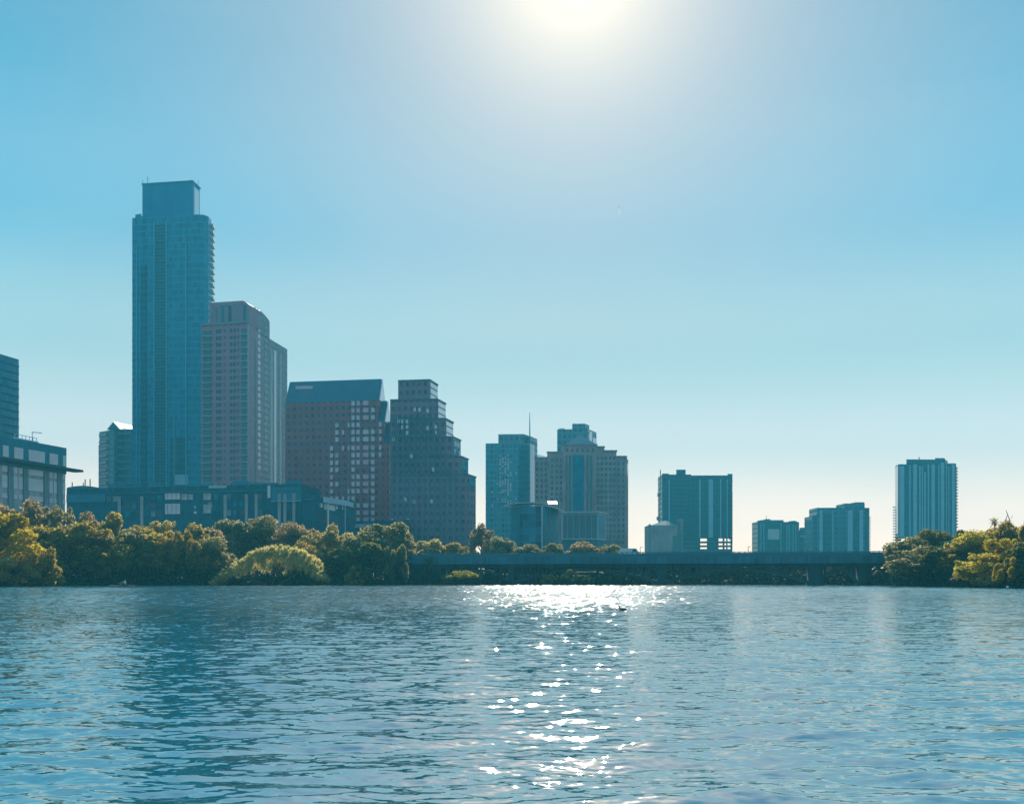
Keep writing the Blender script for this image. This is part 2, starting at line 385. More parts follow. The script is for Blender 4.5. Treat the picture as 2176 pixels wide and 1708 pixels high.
def wave_height(x, y, step):
    h = np.zeros_like(x)
    N = 120
    g = np.random.default_rng(5)
    lam = np.exp(g.uniform(math.log(0.13), math.log(2.0), N))
    th = g.normal(0.0, 0.40, N) - R(1)
    ph = g.uniform(0, 2 * math.pi, N)
    # patches of calmer and rougher water
    gust = 1.0 + 0.35 * np.sin(x * 0.11 + 0.04 * y + 1.3) * np.sin(y * 0.07 - 0.05 * x + 0.4)
    outer = np.clip((np.hypot(x, y) - 60) / 110, 0, 1); outer = outer * outer * (3 - 2 * outer)    # the lake is rougher further out
    for i in range(N):
        k = 2 * math.pi / lam[i]
        s = 0.0120 * (1.0 if lam[i] < 0.7 else 0.72)
        a = s / k
        fade = np.clip((lam[i] / step - 3.0) / 3.0, 0, 1)
        if lam[i] > 0.9: a = a * (1.0 + 2.6 * outer)
        c = k * (x * math.sin(th[i]) - y * math.cos(th[i])) + ph[i]
        w = np.sin(c) + 0.26 * np.sin(2 * c + 1.2)
        h += a * fade * w
    h = h * gust
    # a low wake crossing close to the boat
    for u, v, w, a in ((1995, 1648, 130, 0.042), (2090, 1668, 90, 0.03), (1590, 1606, 100, 0.026), (1370, 1584, 80, 0.026), (1690, 1600, 70, 0.018), (1780, 1628, 120, 0.02), (1570, 1690, 110, 0.022), (1960, 1700, 120, 0.024), (2130, 1560, 90, 0.022), (1150, 1600, 60, 0.02)):
        d = FPX * CAMH / (v - VH + 0.0); cx, cy_ = X(u, d), d
        rx_ = w / FPX * d * 0.75; ry_ = 0.14 + 0.006 * d
        yy = y - cy_ + 0.12 * (x - cx)
        h = h + a * np.exp(-((x - cx) / rx_) ** 2 - (yy / ry_) ** 2)
    return h

def make_water():
    rs = [0.15, 0.5, 0.9, 1.3, 1.7, 2.0, 2.3, 2.5, 2.7, 2.85, 3.0, 3.1]
    while rs[-1] < 430: rs.append(rs[-1] + min(max(0.0024 * rs[-1], 0.010), 0.27))
    rs = np.array(rs); dr = np.gradient(rs)
    th = np.concatenate([np.linspace(R(-180), R(-31), 130, endpoint=False), np.linspace(R(-31), R(31), 620), np.linspace(R(31), R(180), 131)[1:]])
    dth = np.gradient(th)
    rr, tt = np.meshgrid(rs, th, indexing='ij')
    x = rr * np.sin(tt); y = rr * np.cos(tt)
    step = np.maximum(np.repeat(dr[:, None], len(th), 1), rr * dth[None, :] * 0.5)
    z = wave_height(x, y, step)
    z[:, 0] = z[:, -1] = 0.5 * (z[:, 0] + z[:, -1])
    V = np.stack([x, y, z], -1).reshape(-1, 3)
    nr, nt = rr.shape
    idx = np.arange(nr * nt).reshape(nr, nt)
    F = np.stack([idx[:-1, :-1], idx[:-1, 1:], idx[1:, 1:], idx[1:, :-1]], -1).reshape(-1, 4)[:, ::-1]
    me = np_mesh('water', V, F, M['water'], smooth=True)
    o = bpy.data.objects.new('water', me); COL.objects.link(o); tag(o, kind='structure')
make_water()

# ---------------------------------------------------------------- land
# shoreline distance for every direction seen from the boat
SHORE = [(-9000, 60), (-3000, 130), (-900, 180), (-200, 200), (0, 207), (200, 232), (460, 247), (860, 252), (925, 252), (945, 243), (1020, 243), (1045, 256), (1140, 257), (1185, 244), (1270, 244), (1300, 258), (1400, 262), (1700, 258),
         (1850, 246), (1900, 224), (2040, 192), (2176, 168), (2400, 144), (3200, 100), (6000, 60), (9000, 50)]
def shore_u(u):
    for (x0, y0), (x1, y1) in zip(SHORE[:-1], SHORE[1:]):
        if x0 <= u <= x1: return y0 + (y1 - y0) * (u - x0) / (x1 - x0)
    return 60
def bank_z(d):
    if d < 0: return -0.6
    if d < 3: return -0.6 + 1.4 * d / 3
    if d < 60: return 0.8 + 3.0 * (d - 3) / 57
    return 3.8
def ground_z(x, y): return bank_z(y - shore_u(UC + FPX * x / y))
us_ = sorted(set([p[0] for p in SHORE] + list(range(-300, 2500, 40))))
ds = [-3, 0, 1.2, 3, 8, 20, 60, 200, 800, 9000]
mb = MB()
def gp(u, d):
    yy = shore_u(u) + d
    jit = 0.5 * math.sin(u * .17) + 0.4 * math.sin(u * 0.061 + 1) if d <= 3 else 0
    return (X(u, yy), yy + jit, bank_z(d))
for i in range(len(us_) - 1):
    for j in range(len(ds) - 1):
        mb.face([gp(us_[i], ds[j]), gp(us_[i + 1], ds[j]), gp(us_[i + 1], ds[j + 1]), gp(us_[i], ds[j + 1])])
tag(mb.build('ground', M['bank']), kind='structure')

# ---------------------------------------------------------------- building tools
def foot(A, B, C):
    """parallelogram footprint from three (u, distance) corners, B nearest"""
    a, b, c = at(*A), at(*B), at(*C)
    return [a, b, c, a + c - b]

class Face:
    """one wall plane seen from the water: from point p to point q on plan"""
    def __init__(self, p, q):
        self.p, self.q = Vector(p), Vector(q)
        self.d = (self.q - self.p).normalized()
        n = Vector((self.d.y, -self.d.x))
        self.n = n if n.dot(-(self.p + self.q)) > 0 else -n
    def hit(self, u):
        k = (u - UC) / FPX                     # x = k * y
        den = self.d.x - k * self.d.y
        s = (k * self.p.y - self.p.x) / den
        return self.p + self.d * s
    def z(self, u, v): return Z(v, self.hit(u).y)

_boxes = {}
def unit_box(w, h, dep, mat, name):
    key = (round(w, 2), round(h, 2), round(dep, 2), mat.name, name)
    if key not in _boxes:
        x, z, a, b = w / 2, h / 2, -0.25, dep
        v = [(-x, a, -z), (x, a, -z), (x, b, -z), (-x, b, -z), (-x, a, z), (x, a, z), (x, b, z), (-x, b, z)]
        f = [(0, 1, 2, 3)[::-1], (4, 5, 6, 7), (0, 1, 5, 4), (1, 2, 6, 5), (2, 3, 7, 6), (3, 0, 4, 7)]
        me = bpy.data.meshes.new(name); me.from_pydata(v, [], f); me.materials.append(mat)
        uvl = me.uv_layers.new(name='UVMap')
        co = np.array([(v[l.vertex_index][0], v[l.vertex_index][2]) for l in me.loops], dtype=np.float32)
        uvl.data.foreach_set('uv', co.ravel())
        _boxes[key] = me
    return _boxes[key]

_count = {}
def panel(root, face, u0, u1, z0, z1, mat, name='window', dep=0.12):
    """a shallow piece set on a wall between two columns of sight and two heights"""
    a, b = face.hit(u0), face.hit(u1)
    return piece(root, face, (a + b) / 2, (b - a).length, z0, z1, mat, name, dep)

def piece(root, face, c, w, z0, z1, mat, name='window', dep=0.12):
    key = (root.name, name)
    _count[key] = _count.get(key, 0) + 1
    if _count[key] > 99:
        _late.setdefault(key, []).append((root, face, Vector(c), w, z0, z1, mat, dep)); return None
    me = unit_box(w, z1 - z0, dep, mat, name)
    o = bpy.data.objects.new(name, me); COL.objects.link(o)
    o.parent = root
    loc = Vector((c[0], c[1], (z0 + z1) / 2)) - world_of(root)
    ang = math.atan2(face.n.y, face.n.x) - math.pi / 2
    o.location = loc; o.rotation_euler = (0, 0, ang)
    return o
_late = {}
def flush_late():
    for (rn, name), L in _late.items():
        mb = MB()
        for root, face, c, w, z0, z1, mat, dep in L:
            hx = face.d * (w / 2); i = face.n * -0.25; o = face.n * dep
            mb.prism([c - hx + i, c + hx + i, c + hx + o, c - hx + o], z0, z1)
        mb.build(name, L[0][6], L[0][0], kind='stuff')

def building(name, label, cat, u, Y):
    p = at(u, Y)
    return thing(name, label, cat, (p.x, p.y, ground_z(p.x, p.y) - 0.3))

G0 = 3.0    # building bases sit a little inside the ground

# ---------------------------------------------------------------- 1 glass tower cut by the frame
b = building('glass_tower', 'teal glass tower with dark floor bands rising behind the stone mid-rise', 'tower', 0, 560)
q = at(40, 574.4); dirv = Vector((0.213, 0.977)).normalized(); p = q - dirv * 52
poly = [p, q, q + Vector((-40, 8)), p + Vector((-40, 8))]
ztop = Z(764, 574.4)
MB().prism(poly, G0, ztop).build('tower_body', M['left_glass'], b)
f = Face(p, q)
zz = ztop - 3.9
while zz > 60:
    piece(b, f, (p + q) / 2, 52.1, zz, zz + 0.55, M['ledge_dark'], 'floor_band', 0.2); zz -= 3.95
MB().prism([p + (q - p) * .3 + Vector((-8, 1)), p + (q - p) * .8 + Vector((-8, 1)), p + (q - p) * .8 + Vector((-30, 5)), p + (q - p) * .3 + Vector((-30, 5))], ztop, ztop + 2.5).build('mechanical_room', M['stone_teal'], b)

# ---------------------------------------------------------------- 2 stone mid-rise at the left
b = building('stone_midrise', 'stone mid-rise with tall pale window bays and a thin projecting cornice', 'building', 45, 290)
p0, q = at(45, 290), at(138.5, 308); dirv = (q - p0).normalized(); p = p0 - dirv * 14
poly = [p, q, q + Vector((-30, 7)), p + Vector((-30, 7))]
f = Face(p, q)
zt = Z(953, 308)
MB().prism(poly, G0, zt).build('wall', M['stone_blue'], b)
MB().prism([p + f.n * .35 - dirv * .2, q + f.n * .35 + dirv * .1, q - f.n * 2, p - f.n * 2], zt - 7.2, zt + 0.15).build('parapet', M['stone_teal'], b)
for u0, u1 in ((15.5, 26), (48, 57.5), (92, 102), (120.5, 130)):
    panel(b, f, u0, u1, G0, zt - 7.3, M['pier_grey'], 'pilaster', 0.5)
zc = f.z(131, 994.6)
cor = MB().prism([p + f.n * 2.2, q + f.n * 2.2 + dirv * 5.2, q - f.n * 1.0 + dirv * 5.4, q - f.n * 1.0, p - f.n * 1.0], zc - 0.55, zc + 0.1)
cor.build('cornice', M['ledge_dark'], b)
up0, up1 = f.z(70, 985), f.z(70, 957)
for u0, u1 in ((3, 15), (27, 46), (58, 92), (102.5, 120), (131, 138)):
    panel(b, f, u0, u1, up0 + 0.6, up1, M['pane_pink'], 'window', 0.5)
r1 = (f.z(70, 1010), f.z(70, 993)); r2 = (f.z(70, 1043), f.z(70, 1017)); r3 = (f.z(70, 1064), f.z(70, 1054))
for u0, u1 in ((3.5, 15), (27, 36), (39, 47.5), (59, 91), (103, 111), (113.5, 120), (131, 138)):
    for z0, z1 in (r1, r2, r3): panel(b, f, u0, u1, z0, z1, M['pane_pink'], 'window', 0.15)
rig = thing('roof_rig', 'pale window washing rig with rails on the stone mid-rise roof', 'rig', (f.hit(72).x - 3, f.hit(72).y, zt + 0.1))
rc = f.hit(75) - f.n * 3
ang = math.atan2(dirv.y, dirv.x)
m = MB()
e0, e1 = f.hit(52) - f.n * 3, f.hit(98) - f.n * 3
m.box(((e0.x + e1.x) / 2, (e0.y + e1.y) / 2, zt + 0.1), (e1 - e0).length, 1.2, 0.9, ang)
m.build('platform', M['frame_pale'], rig)
m = MB()
for k in range(7):
    w = e0 + (e1 - e0) * (k / 6); m.box((w.x, w.y, zt + 1.0), 0.12, 0.12, 1.0, ang)
m.tube([(e0.x, e0.y, zt + 2.0), (e1.x, e1.y, zt + 2.0)], 0.09, 6)
m.build('railing', M['frame_pale'], rig)
m = MB(); w = e0 + (e1 - e0) * 0.8
m.tube([(w.x, w.y, zt + 1), (w.x, w.y, zt + 3.4), (w.x + dirv.x * 4, w.y + dirv.y * 4, zt + 3.7)], 0.14, 6)
m.build('davit_arm', M['frame_pale'], rig)

# ---------------------------------------------------------------- 3 white roofed apartment tower
b = building('apartment_tower', 'apartment tower with stepped balconies and a bright white gable roof', 'tower', 240, 640)
def zz3(v): return Z(v, 640)
A, Bc, Cc = at(211, 652), at(243, 640), at(300, 648)
fl = Face(A, Bc); fr = Face(Bc, Cc)
back = Vector((-2, 24))
MB().prism([A, Bc, Bc + back, A + back], G0, zz3(912)).build('stair_wing', M['far_blue'], b)
MB().prism([Bc + Vector((0.3, 0.4)), Cc, Cc + back, Bc + back], G0, zz3(909)).build('tower_body', M['far_blue'], b)
L2 = at(209.5, 652.5); MB().prism([L2, L2 + Vector((4, -0.6)), L2 + Vector((4, 15)), L2 + Vector((0, 15))], G0, zz3(940)).build('lower_wing', M['far_blue'], b)
R0, R1 = Vector((-232.4, 640, 92.7)), Vector((-225.6, 663, 92.7))
E0, E1 = Vector((-228.4, 639.4, 88.4)), Vector((-221.6, 662.4, 88.4))
W0, W1 = Vector((-236.2, 640.6, 88.4)), Vector((-229.4, 663.6, 88.4))
m = MB(); m.face([W0 + Vector((0, .3, 0)), E0 + Vector((0, .3, 0)), R0 + Vector((0, .3, -.1))])
m.build('gable_wall', M['far_blue'], b)
rf = MB(); up = Vector((0, 0, 0.3))
for q4 in ([E0, E1, R1, R0], [R0, R1, W1, W0]):
    rf.face([p_ + up for p_ in q4]); rf.face(list(reversed(q4)))
    for k in range(4): rf.face([q4[k], q4[(k + 1) % 4], q4[(k + 1) % 4] + up, q4[k] + up])
rf.build('roof', M['white_metal'], b)
for k in range(9):
    z1 = zz3(918) - k * 4.1
    panel(b, fl, 214, 229, z1 - 1.5, z1 - 0.1, M['balcony'], 'balcony', 1.2)
    panel(b, fl, 214, 229, z1 - 3.6, z1 - 1.7, M['win_dark'], 'window', 0.1)
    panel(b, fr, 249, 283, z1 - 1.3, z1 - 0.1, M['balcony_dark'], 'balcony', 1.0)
    panel(b, fr, 249, 266, z1 - 3.7, z1 - 1.5, M['win_dark'], 'window', 0.1)

# ---------------------------------------------------------------- 4 the tall glass tower
b = building('skyscraper', 'tallest teal glass skyscraper with a boxy crown, dwarfing the skyline', 'skyscraper', 350, 577)
ZT = Z(457, 578)
front_l, front_r = at(281, 583), at(420, 577)
poly = [front_l, front_r, at(433, 577.6), at(443, 580.5), at(449, 586), at(451, 594), at(440, 612), at(303, 616)]
MB().prism(poly, G0, ZT).build('tower_body', M['tower_glass'], b)
ff = Face(front_l, front_r)
MB().prism([front_l + Vector((1.2, 1.2)), at(299, 582.6), at(301, 600), front_l + Vector((1.8, 16))], ZT, ZT + 2.2).build('parapet', M['stone_teal'], b)
cA, cB, cC = at(302.5, 585.5), at(410, 581), at(424.5, 592)
cp = [cA, cB, cC, cA + cC - cB]
ZC = Z(387, 581)
crn = MB().prism(cp, ZT, ZC).build('crown', M['crown_glass'], b)
m = MB(); m.prism([cA + Vector((-.3, -.3)), cB + Vector((.1, -.5)), cC + Vector((.5, 0)), cA + cC - cB], ZC, ZC + 0.8); m.build('parapet', M['stone_teal'], crn)
fc = Face(cB, cC)
panel(crn, fc, 412.5, 422.5, ZT + 1, ZC - 1.8, M['pale_glass'], 'screen', 0.15)
for u, h in ((303.5, 2.6), (314, 4.6), (405, 3.0), (421, 2.6)):
    w = at(u, 586); MB().tube([(w.x, w.y, ZC), (w.x, w.y, ZC + h)], 0.16, 6).build('mast', M['steel'], crn)
panel(b, ff, 330, 353, 20, ZT - 4, M['bay_glass'], 'window_bay', 0.35)
panel(b, ff, 300, 312, 20, Z(560, 580), M['bay_glass'], 'window_bay', 0.35)
panel(b, ff, 362, 394, 20, Z(930, 580), M['bay_glass'], 'window_bay', 0.3)
for u0, v0 in ((328.5, 470), (354.5, 470), (371.5, 880), (396, 520), (291, 520)):
    panel(b, ff, u0 - 1.1, u0 + 1.1, 14, Z(v0, 580), M['fin'], 'fin', 0.7)
fside = Face(at(443, 580.5), at(451, 594))
k = 0
zf = Z(478, 586)
while zf > Z(1010, 586):
    o = piece(b, fside, at(448, 587.5), 7.0, zf - 1.2, zf, M['balcony'], 'balcony', 1.7); zf -= 3.5
zf = Z(664, 583)
fleft = Face(front_l + Vector((-0.2, 9)), front_l + Vector((0, 1.0))); fleft.n = Vector((-1, 0)); fleft.d = Vector((0, 1))
while zf > Z(1000, 583):
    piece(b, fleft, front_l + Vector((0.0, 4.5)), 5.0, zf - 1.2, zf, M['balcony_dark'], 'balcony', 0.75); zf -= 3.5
for i in range(56):   # faint slab edges in the recessed bay
    z0 = 22 + i * 3.5
    if z0 < ZT - 6: panel(b, ff, 331, 352, z0, z0 + 0.5, M['stone_teal'], 'slab_edge', 0.6)
# pale panel low on the front wall
panel(b, ff, 372, 400, Z(1030, 578), Z(1008, 578), M['strip'], 'lobby_glazing', 0.5)

# ---------------------------------------------------------------- 5 brown brick residential tower with curved roofs
b = building('brick_tower', 'mauve brick apartment tower with two curved roof vaults beside the tallest skyscraper', 'tower', 527, 480)
A, Bc, Cc = at(428, 485), at(527, 480), at(610.5, 530)
ff = Face(A, Bc); fs = Face(Bc, Cc)
zfr = Z(687, 480); zsd = Z(653, 480)
MB().prism([A, Bc, Bc + (A - Bc).normalized() * -0.0 + Vector((2.0, 14)), A + Vector((2.0, 14))], G0, zfr).build('front_wing', M['brick_brown'], b)
Bk = Bc + (Cc - Bc).normalized() * 0.25
inl = (A - Bc).normalized() * 19
MB().prism([Bk, Cc, Cc + inl, Bk + inl + Vector((0, 14.5))], G0, zsd - 8).build('side_wing', M['brick_side'], b)
m = MB(); m.prism([A + ff.n * .6, Bc + ff.n * .6 + ff.d * .4, Bc + Vector((1, 8)), A + Vector((1, 8))], zfr, zfr + 1.0); m.build('cornice', M['limestone_grey'], b)
zcr = Z(639, 486)
pnt = MB().prism([at(446, 489.5), at(517, 486), at(519, 499), at(448, 502)], zfr, zcr).build('penthouse', M['brick_brown'], b)
fp = Face(at(446, 489.5), at(517, 486))
for u0, u1, va, vb in ((453, 466, 676, 652), (468, 486, 676, 648), (495, 501, 676, 650)):
    panel(pnt, fp, u0, u1, Z(va, 488), Z(vb, 488), M['win_teal'], 'window', 0.12)
def vault(us, vs, name, mat):
    m = MB()
    bot = zsd - 8.5
    pts = [fs.hit(u) for u in us]; zs = [fs.z(u, v) for u, v in zip(us, vs)]
    for i in range(len(pts) - 1):
        a, c = pts[i], pts[i + 1]; za, zc_ = zs[i], zs[i + 1]
        a2, c2 = a + inl * 0.92, c + inl * 0.92
        m.face([(a.x, a.y, bot), (c.x, c.y, bot), (c.x, c.y, zc_), (a.x, a.y, za)], [(0, bot), (3, bot), (3, zc_), (0, za)])
        m.face([(c2.x, c2.y, bot), (a2.x, a2.y, bot), (a2.x, a2.y, za), (c2.x, c2.y, zc_)])
        m.face([(a.x, a.y, za), (c.x, c.y, zc_), (c2.x, c2.y, zc_), (a2.x, a2.y, za)])
    for pt, zt_ in ((pts[0], zs[0]), (pts[-1], zs[-1])):
        p2 = pt + inl * 0.92
        m.face([(pt.x, pt.y, bot), (p2.x, p2.y, bot), (p2.x, p2.y, zt_), (pt.x, pt.y, zt_)])
    m.build(name, mat, b)
vault([528.8, 530.5, 533, 536, 540], [647.6, 649, 651, 652.2, 655.5], 'roof_vault', M['brick_side'])
vault([540.2, 546, 552, 558, 564, 569, 573], [652.5, 655, 659, 664.5, 671, 677, 683], 'roof_vault', M['brick_side'])
m = MB(); prof = [(512, 638.9), (517, 639.6), (521, 641.4), (525, 644.2), (528.5, 647.4)]
fq = Face(at(512, 487.2), at(528.6, 481.2)); bk = Vector((2.5, 12))
fpts = [(fq.hit(u), fq.z(u, v)) for u, v in prof]
for (p0_, z0_), (p1_, z1_) in zip(fpts[:-1], fpts[1:]):
    m.face([(p0_.x, p0_.y, zfr), (p1_.x, p1_.y, zfr), (p1_.x, p1_.y, z1_), (p0_.x, p0_.y, z0_)], [(0, zfr), (1, zfr), (1, z1_), (0, z0_)])
    m.face([(p0_.x, p0_.y, z0_), (p1_.x, p1_.y, z1_), (p1_.x + bk.x, p1_.y + bk.y, z1_), (p0_.x + bk.x, p0_.y + bk.y, z0_)])
pe, ze = fpts[-1]
m.face([(pe.x, pe.y, zfr), (pe.x + bk.x, pe.y + bk.y, zfr), (pe.x + bk.x, pe.y + bk.y, ze), (pe.x, pe.y, ze)])
m.build('roof_vault', M['brick_brown'], b)
for r in range(25):
    z1 = Z(700, 483) - r * 2.94
    if z1 < Z(1018, 483): break
    for u in (461.5, 468.0, 491.0, 498.5):
        panel(b, ff, u - 2.6, u + 2.6, z1 - 1.75, z1, M['win_dark'], 'window', 0.08)
    for u0, u1 in ((431.5, 449), (513, 526)):
        panel(b, ff, u0, u1, z1 - 2.6, z1 - 0.3, M['win_teal'], 'balcony_recess', 0.05)
    for u0, u1 in ((429.5, 449.5), (512, 527.5)):
        panel(b, ff, u0, u1, z1 - 2.94, z1 - 2.6, M['balcony'] if u0 > 500 else M['balcony'], 'balcony', 0.9)
    for u0, u1, mt in ((548, 553, 'pane_pink'), (562, 568, 'win_dark')):
        zs_ = Z(690, 500) - r * 2.94
        panel(b, fs, u0, u1, zs_ - 1.9, zs_, M[mt], 'side_window', 0.1)
for u0, u1, mt in ((541, 544, 'balcony_dark'), (574, 579, 'win_teal'), (582, 587, 'pane_pink'), (593.5, 597.5, 'win_dark')):
    panel(b, fs, u0, u1, 14, zsd - 12, M[mt], 'window_strip', 0.1)
panel(b, ff, 526.4, 527.6, 14, zfr, M['balcony'], 'corner_trim', 0.3)

# ---------------------------------------------------------------- 6 pink granite office slab with gable ends
b = building('granite_office', 'pink granite office block with three stepped sky-tinted gable ends and pale windows', 'office building', 700, 440)
fA = (606, 447); dirs = None
E = [(804, 850, 805, 817), (815.5, 896, 851.5, 829), (827.5, 942, 896, 840)]
for i, (uB, vE, vR, uC) in enumerate(E):
    YB = 440 - 0.5 * i
    A, Bc, Cc = at(606 + i * 1.5, 447 - 0.5 * i), at(uB, YB), at(uC, YB + 16)
    D_ = A + Cc - Bc
    zE, zR = Z(vE, YB), Z(vR, YB + 8)
    MB().prism([A, Bc, Cc, D_], G0, zE).build('wall', M['granite'], b)
    m = MB(); mid0, mid1 = (A + D_) / 2, (Bc + Cc) / 2
    P = lambda p_, z_: (p_.x, p_.y, z_)
    m.face([P(A, zE), P(Bc, zE), P(mid1, zR), P(mid0, zR)]); m.face([P(Cc, zE), P(D_, zE), P(mid0, zR), P(mid1, zR)])
    m.face([P(A, zE), P(mid0, zR), P(D_, zE)]); m.face([P(Bc, zE), P(Cc, zE), P(mid1, zR)])
    m.build('roof', M['roof_purple'], b)
    m = MB(); g = Vector((0.25, 0))
    tri = [P(Bc + g, zE + 0.1), P(Cc + g, zE + 0.1), P(mid1 + g, zR - 0.1)]; tri2 = [(x + .3, y, z) for x, y, z in tri]
    m.face(tri2); m.face(list(reversed(tri)))
    for k in range(3): m.face([tri[k], tri[(k + 1) % 3], tri2[(k + 1) % 3], tri2[k]])
    m.build('gable_panel', M['pale_glass'], b)  # sky reflected by the gable end is put into this panel's pale colour
    fs = Face(Bc, Cc)
    if i == 2:
        for r in range(12):
            z1 = zE - 14 - r * 2.87
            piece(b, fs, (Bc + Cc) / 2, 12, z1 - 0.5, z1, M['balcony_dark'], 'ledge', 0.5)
A, Bc = at(606 + 3, 446), at(827.5, 439)
ff = Face(at(609, 446), Bc)
v0, dv = 766 + 380 / 4.202, 64.3 / 4.202
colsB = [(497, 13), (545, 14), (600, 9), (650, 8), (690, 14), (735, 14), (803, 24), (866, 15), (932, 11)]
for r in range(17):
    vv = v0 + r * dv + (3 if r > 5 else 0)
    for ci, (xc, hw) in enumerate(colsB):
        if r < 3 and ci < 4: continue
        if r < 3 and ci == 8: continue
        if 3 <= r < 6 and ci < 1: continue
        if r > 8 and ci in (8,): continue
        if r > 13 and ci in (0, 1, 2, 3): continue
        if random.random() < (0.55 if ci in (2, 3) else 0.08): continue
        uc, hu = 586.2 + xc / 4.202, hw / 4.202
        mt = M['win_rose'] if (ci == 6 and random.random() < .6) or random.random() < .12 else M['win_pale']  # pale and rosy panes carry the sky's reflection in their colour
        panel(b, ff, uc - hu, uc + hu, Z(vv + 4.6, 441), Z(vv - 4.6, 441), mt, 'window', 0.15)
fr_ = Face(at(606, 447), at(804, 440))
roofc = fr_.hit(646)
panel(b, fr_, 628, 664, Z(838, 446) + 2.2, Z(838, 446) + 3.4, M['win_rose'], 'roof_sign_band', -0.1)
for u0, u1 in ((807, 814), (818, 826)):
    pass

# ---------------------------------------------------------------- 7 stepped pyramid office
b = building('stepped_office', 'blue grey office block stepping down in six terraces beside the granite block', 'office building', 920, 420)
steps = [(846, 913.6, 930, 809), (829, 930, 947, 850), (829.5, 947, 963, 891), (830, 963, 979, 930), (830.5, 979, 995, 971), (831, 995, 1011, 1010)]
for i, (ua, ub, uc, vt) in enumerate(steps):
    Y0 = 420 - 0.5 * i
    A, Bc, Cc = at(ua, Y0 + 2), at(ub, Y0), at(uc, Y0 + 11)
    zt = Z(vt, Y0)
    tb = MB().prism([A, Bc, Cc, A + Cc - Bc + Vector((0, 0.13 * i))], G0, zt).build('terrace_block', M['step_stone'], b)
    fs = Face(Bc, Cc)
    drop = (41 if i < 5 else 30)
    panel(tb, fs, ub + 1.0, uc - 1.0, Z(vt + drop - 2, Y0) + 0.5, zt - 0.5, M['pale_glass'] if i < 3 else M['res_glass'], 'terrace_glazing', 0.12)
    m = MB(); m.prism([A + Vector((0, -.25)), Bc + Vector((.1, -.35)), Cc + Vector((.3, 0)), A + Cc - Bc], zt, zt + 0.6); m.build('parapet', M['roof_purple'], tb)
    if i < 3:
        for q_ in (0.33, 0.66):
            zz = Z(vt + drop, Y0) + q_ * (zt - Z(vt + drop, Y0))
            panel(tb, fs, ub + 1.0, uc - 1.0, zz, zz + .35, M['roof_purple'], 'floor_band', 0.25)
w = at(876, 424); MB().tube([(w.x, w.y, Z(809, 420)), (w.x, w.y, Z(803, 420))], 0.15, 6).build('mast', M['steel'], b)
ff = Face(at(831, 419.5), at(995, 417.5))
for (x, y) in ((1240, 435), (1282, 436), (1355, 447), (1095, 535), (1130, 538), (1170, 540), (1130, 590), (1172, 588), (1172, 640), (1355, 600), (1426, 590), (1427, 640), (1210, 850), (1405, 970), (1155, 1235), (1235, 1258), (1390, 1255), (1050, 700)):
    uc, vc = 586.2 + x / 4.202, 766 + y / 4.202
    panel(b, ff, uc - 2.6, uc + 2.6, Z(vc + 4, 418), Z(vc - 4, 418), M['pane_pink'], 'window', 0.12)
for u in range(836, 990, 11):
    vt = 870 if u < 912 else (870 + (u - 912) * 2.35)
    panel(b, ff, u - .9, u + .9, 12, Z(vt + 12, 418), M['stone_teal'], 'pilaster', 0.25)

# ---------------------------------------------------------------- 8 slim glass tower with a spire
b = building('spire_tower', 'slim teal glass tower with a thin spire and a bright corner strip', 'tower', 1090, 620)
A, Bc, Cc = at(1032, 622), at(1125.5, 620), at(1142, 636)
zt = Z(941, 620)
MB().prism([A, Bc, Cc, A + Cc - Bc], G0, zt).build('tower_body', M['res_glass'], b)
ff = Face(A, Bc); fs = Face(Bc, Cc)
MB().prism([at(1059, 624), at(1113, 623), at(1123, 630), at(1064, 633)], zt, Z(922.5, 624)).build('crown', M['office_blue'], b)
MB().prism([at(1126, 622), at(1141.8, 636.5), at(1128, 641), at(1113, 629)], zt - 0.5, Z(926, 622)).build('corner_block', M['office_blue'], b)
panel(b, fs, 1126.2, 1135.5, Z(1072, 625), zt - 0.2, M['pale_glass'], 'corner_glazing', 0.15)
panel(b, ff, 1103, 1124, G0, zt - 2, M['bay_glass'], 'window_bay', 0.2)
w = at(1125.7, 626); MB().tube([(w.x, w.y, zt), (w.x, w.y, Z(900, 626)), (w.x, w.y, Z(875.5, 626))], [0.45, 0.3, 0.12], 8).build('spire', M['frame_pale'], b)
for r in range(24):
    vc = 968 + r * 4.6
    for ci in range(10):
        uc = 1046 + ci * 5.6
        pr = 0.75 if (abs(uc - (1068 + (vc - 968) * .10)) < 12) else 0.06
        if random.random() < pr * 0.75:
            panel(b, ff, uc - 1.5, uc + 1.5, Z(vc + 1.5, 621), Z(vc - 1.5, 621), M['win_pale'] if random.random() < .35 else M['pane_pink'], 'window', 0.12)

# ---------------------------------------------------------------- 10 office tower behind (built before 9)
b = building('rear_tower', 'blue grey tower with a raised penthouse standing behind the limestone office', 'tower', 1225, 640)
A, Bc, Cc = at(1184, 643), at(1249, 640), at(1267.5, 656)
zt = Z(911, 640)
MB().prism([A, Bc, Cc, A + Cc - Bc], G0, zt).build('tower_body', M['office_blue'], b)
pnt = MB().prism([at(1216, 644), at(1243, 643), at(1252, 650), at(1226, 653)], zt, Z(900, 643)).build('penthouse', M['office_blue'], b)
fs = Face(Bc, Cc)
panel(b, fs, 1252, 1258, Z(960, 645), zt - 1, M['pale_glass'], 'side_glazing', 0.12)
panel(b, fs, 1260, 1266, Z(960, 645), zt - 4, M['pale_glass'], 'side_glazing', 0.12)
w = at(1188, 645); MB().prism([at(1187, 644), at(1200, 643.5), at(1200, 650), at(1188, 650)], zt, zt + 0.8).build('roof_deck', M['white_paint'], b)
w = at(1220, 648); MB().tube([(w.x, w.y, Z(900, 643)), (w.x, w.y, Z(895, 643))], 0.12, 6).build('mast', M['steel'], pnt)

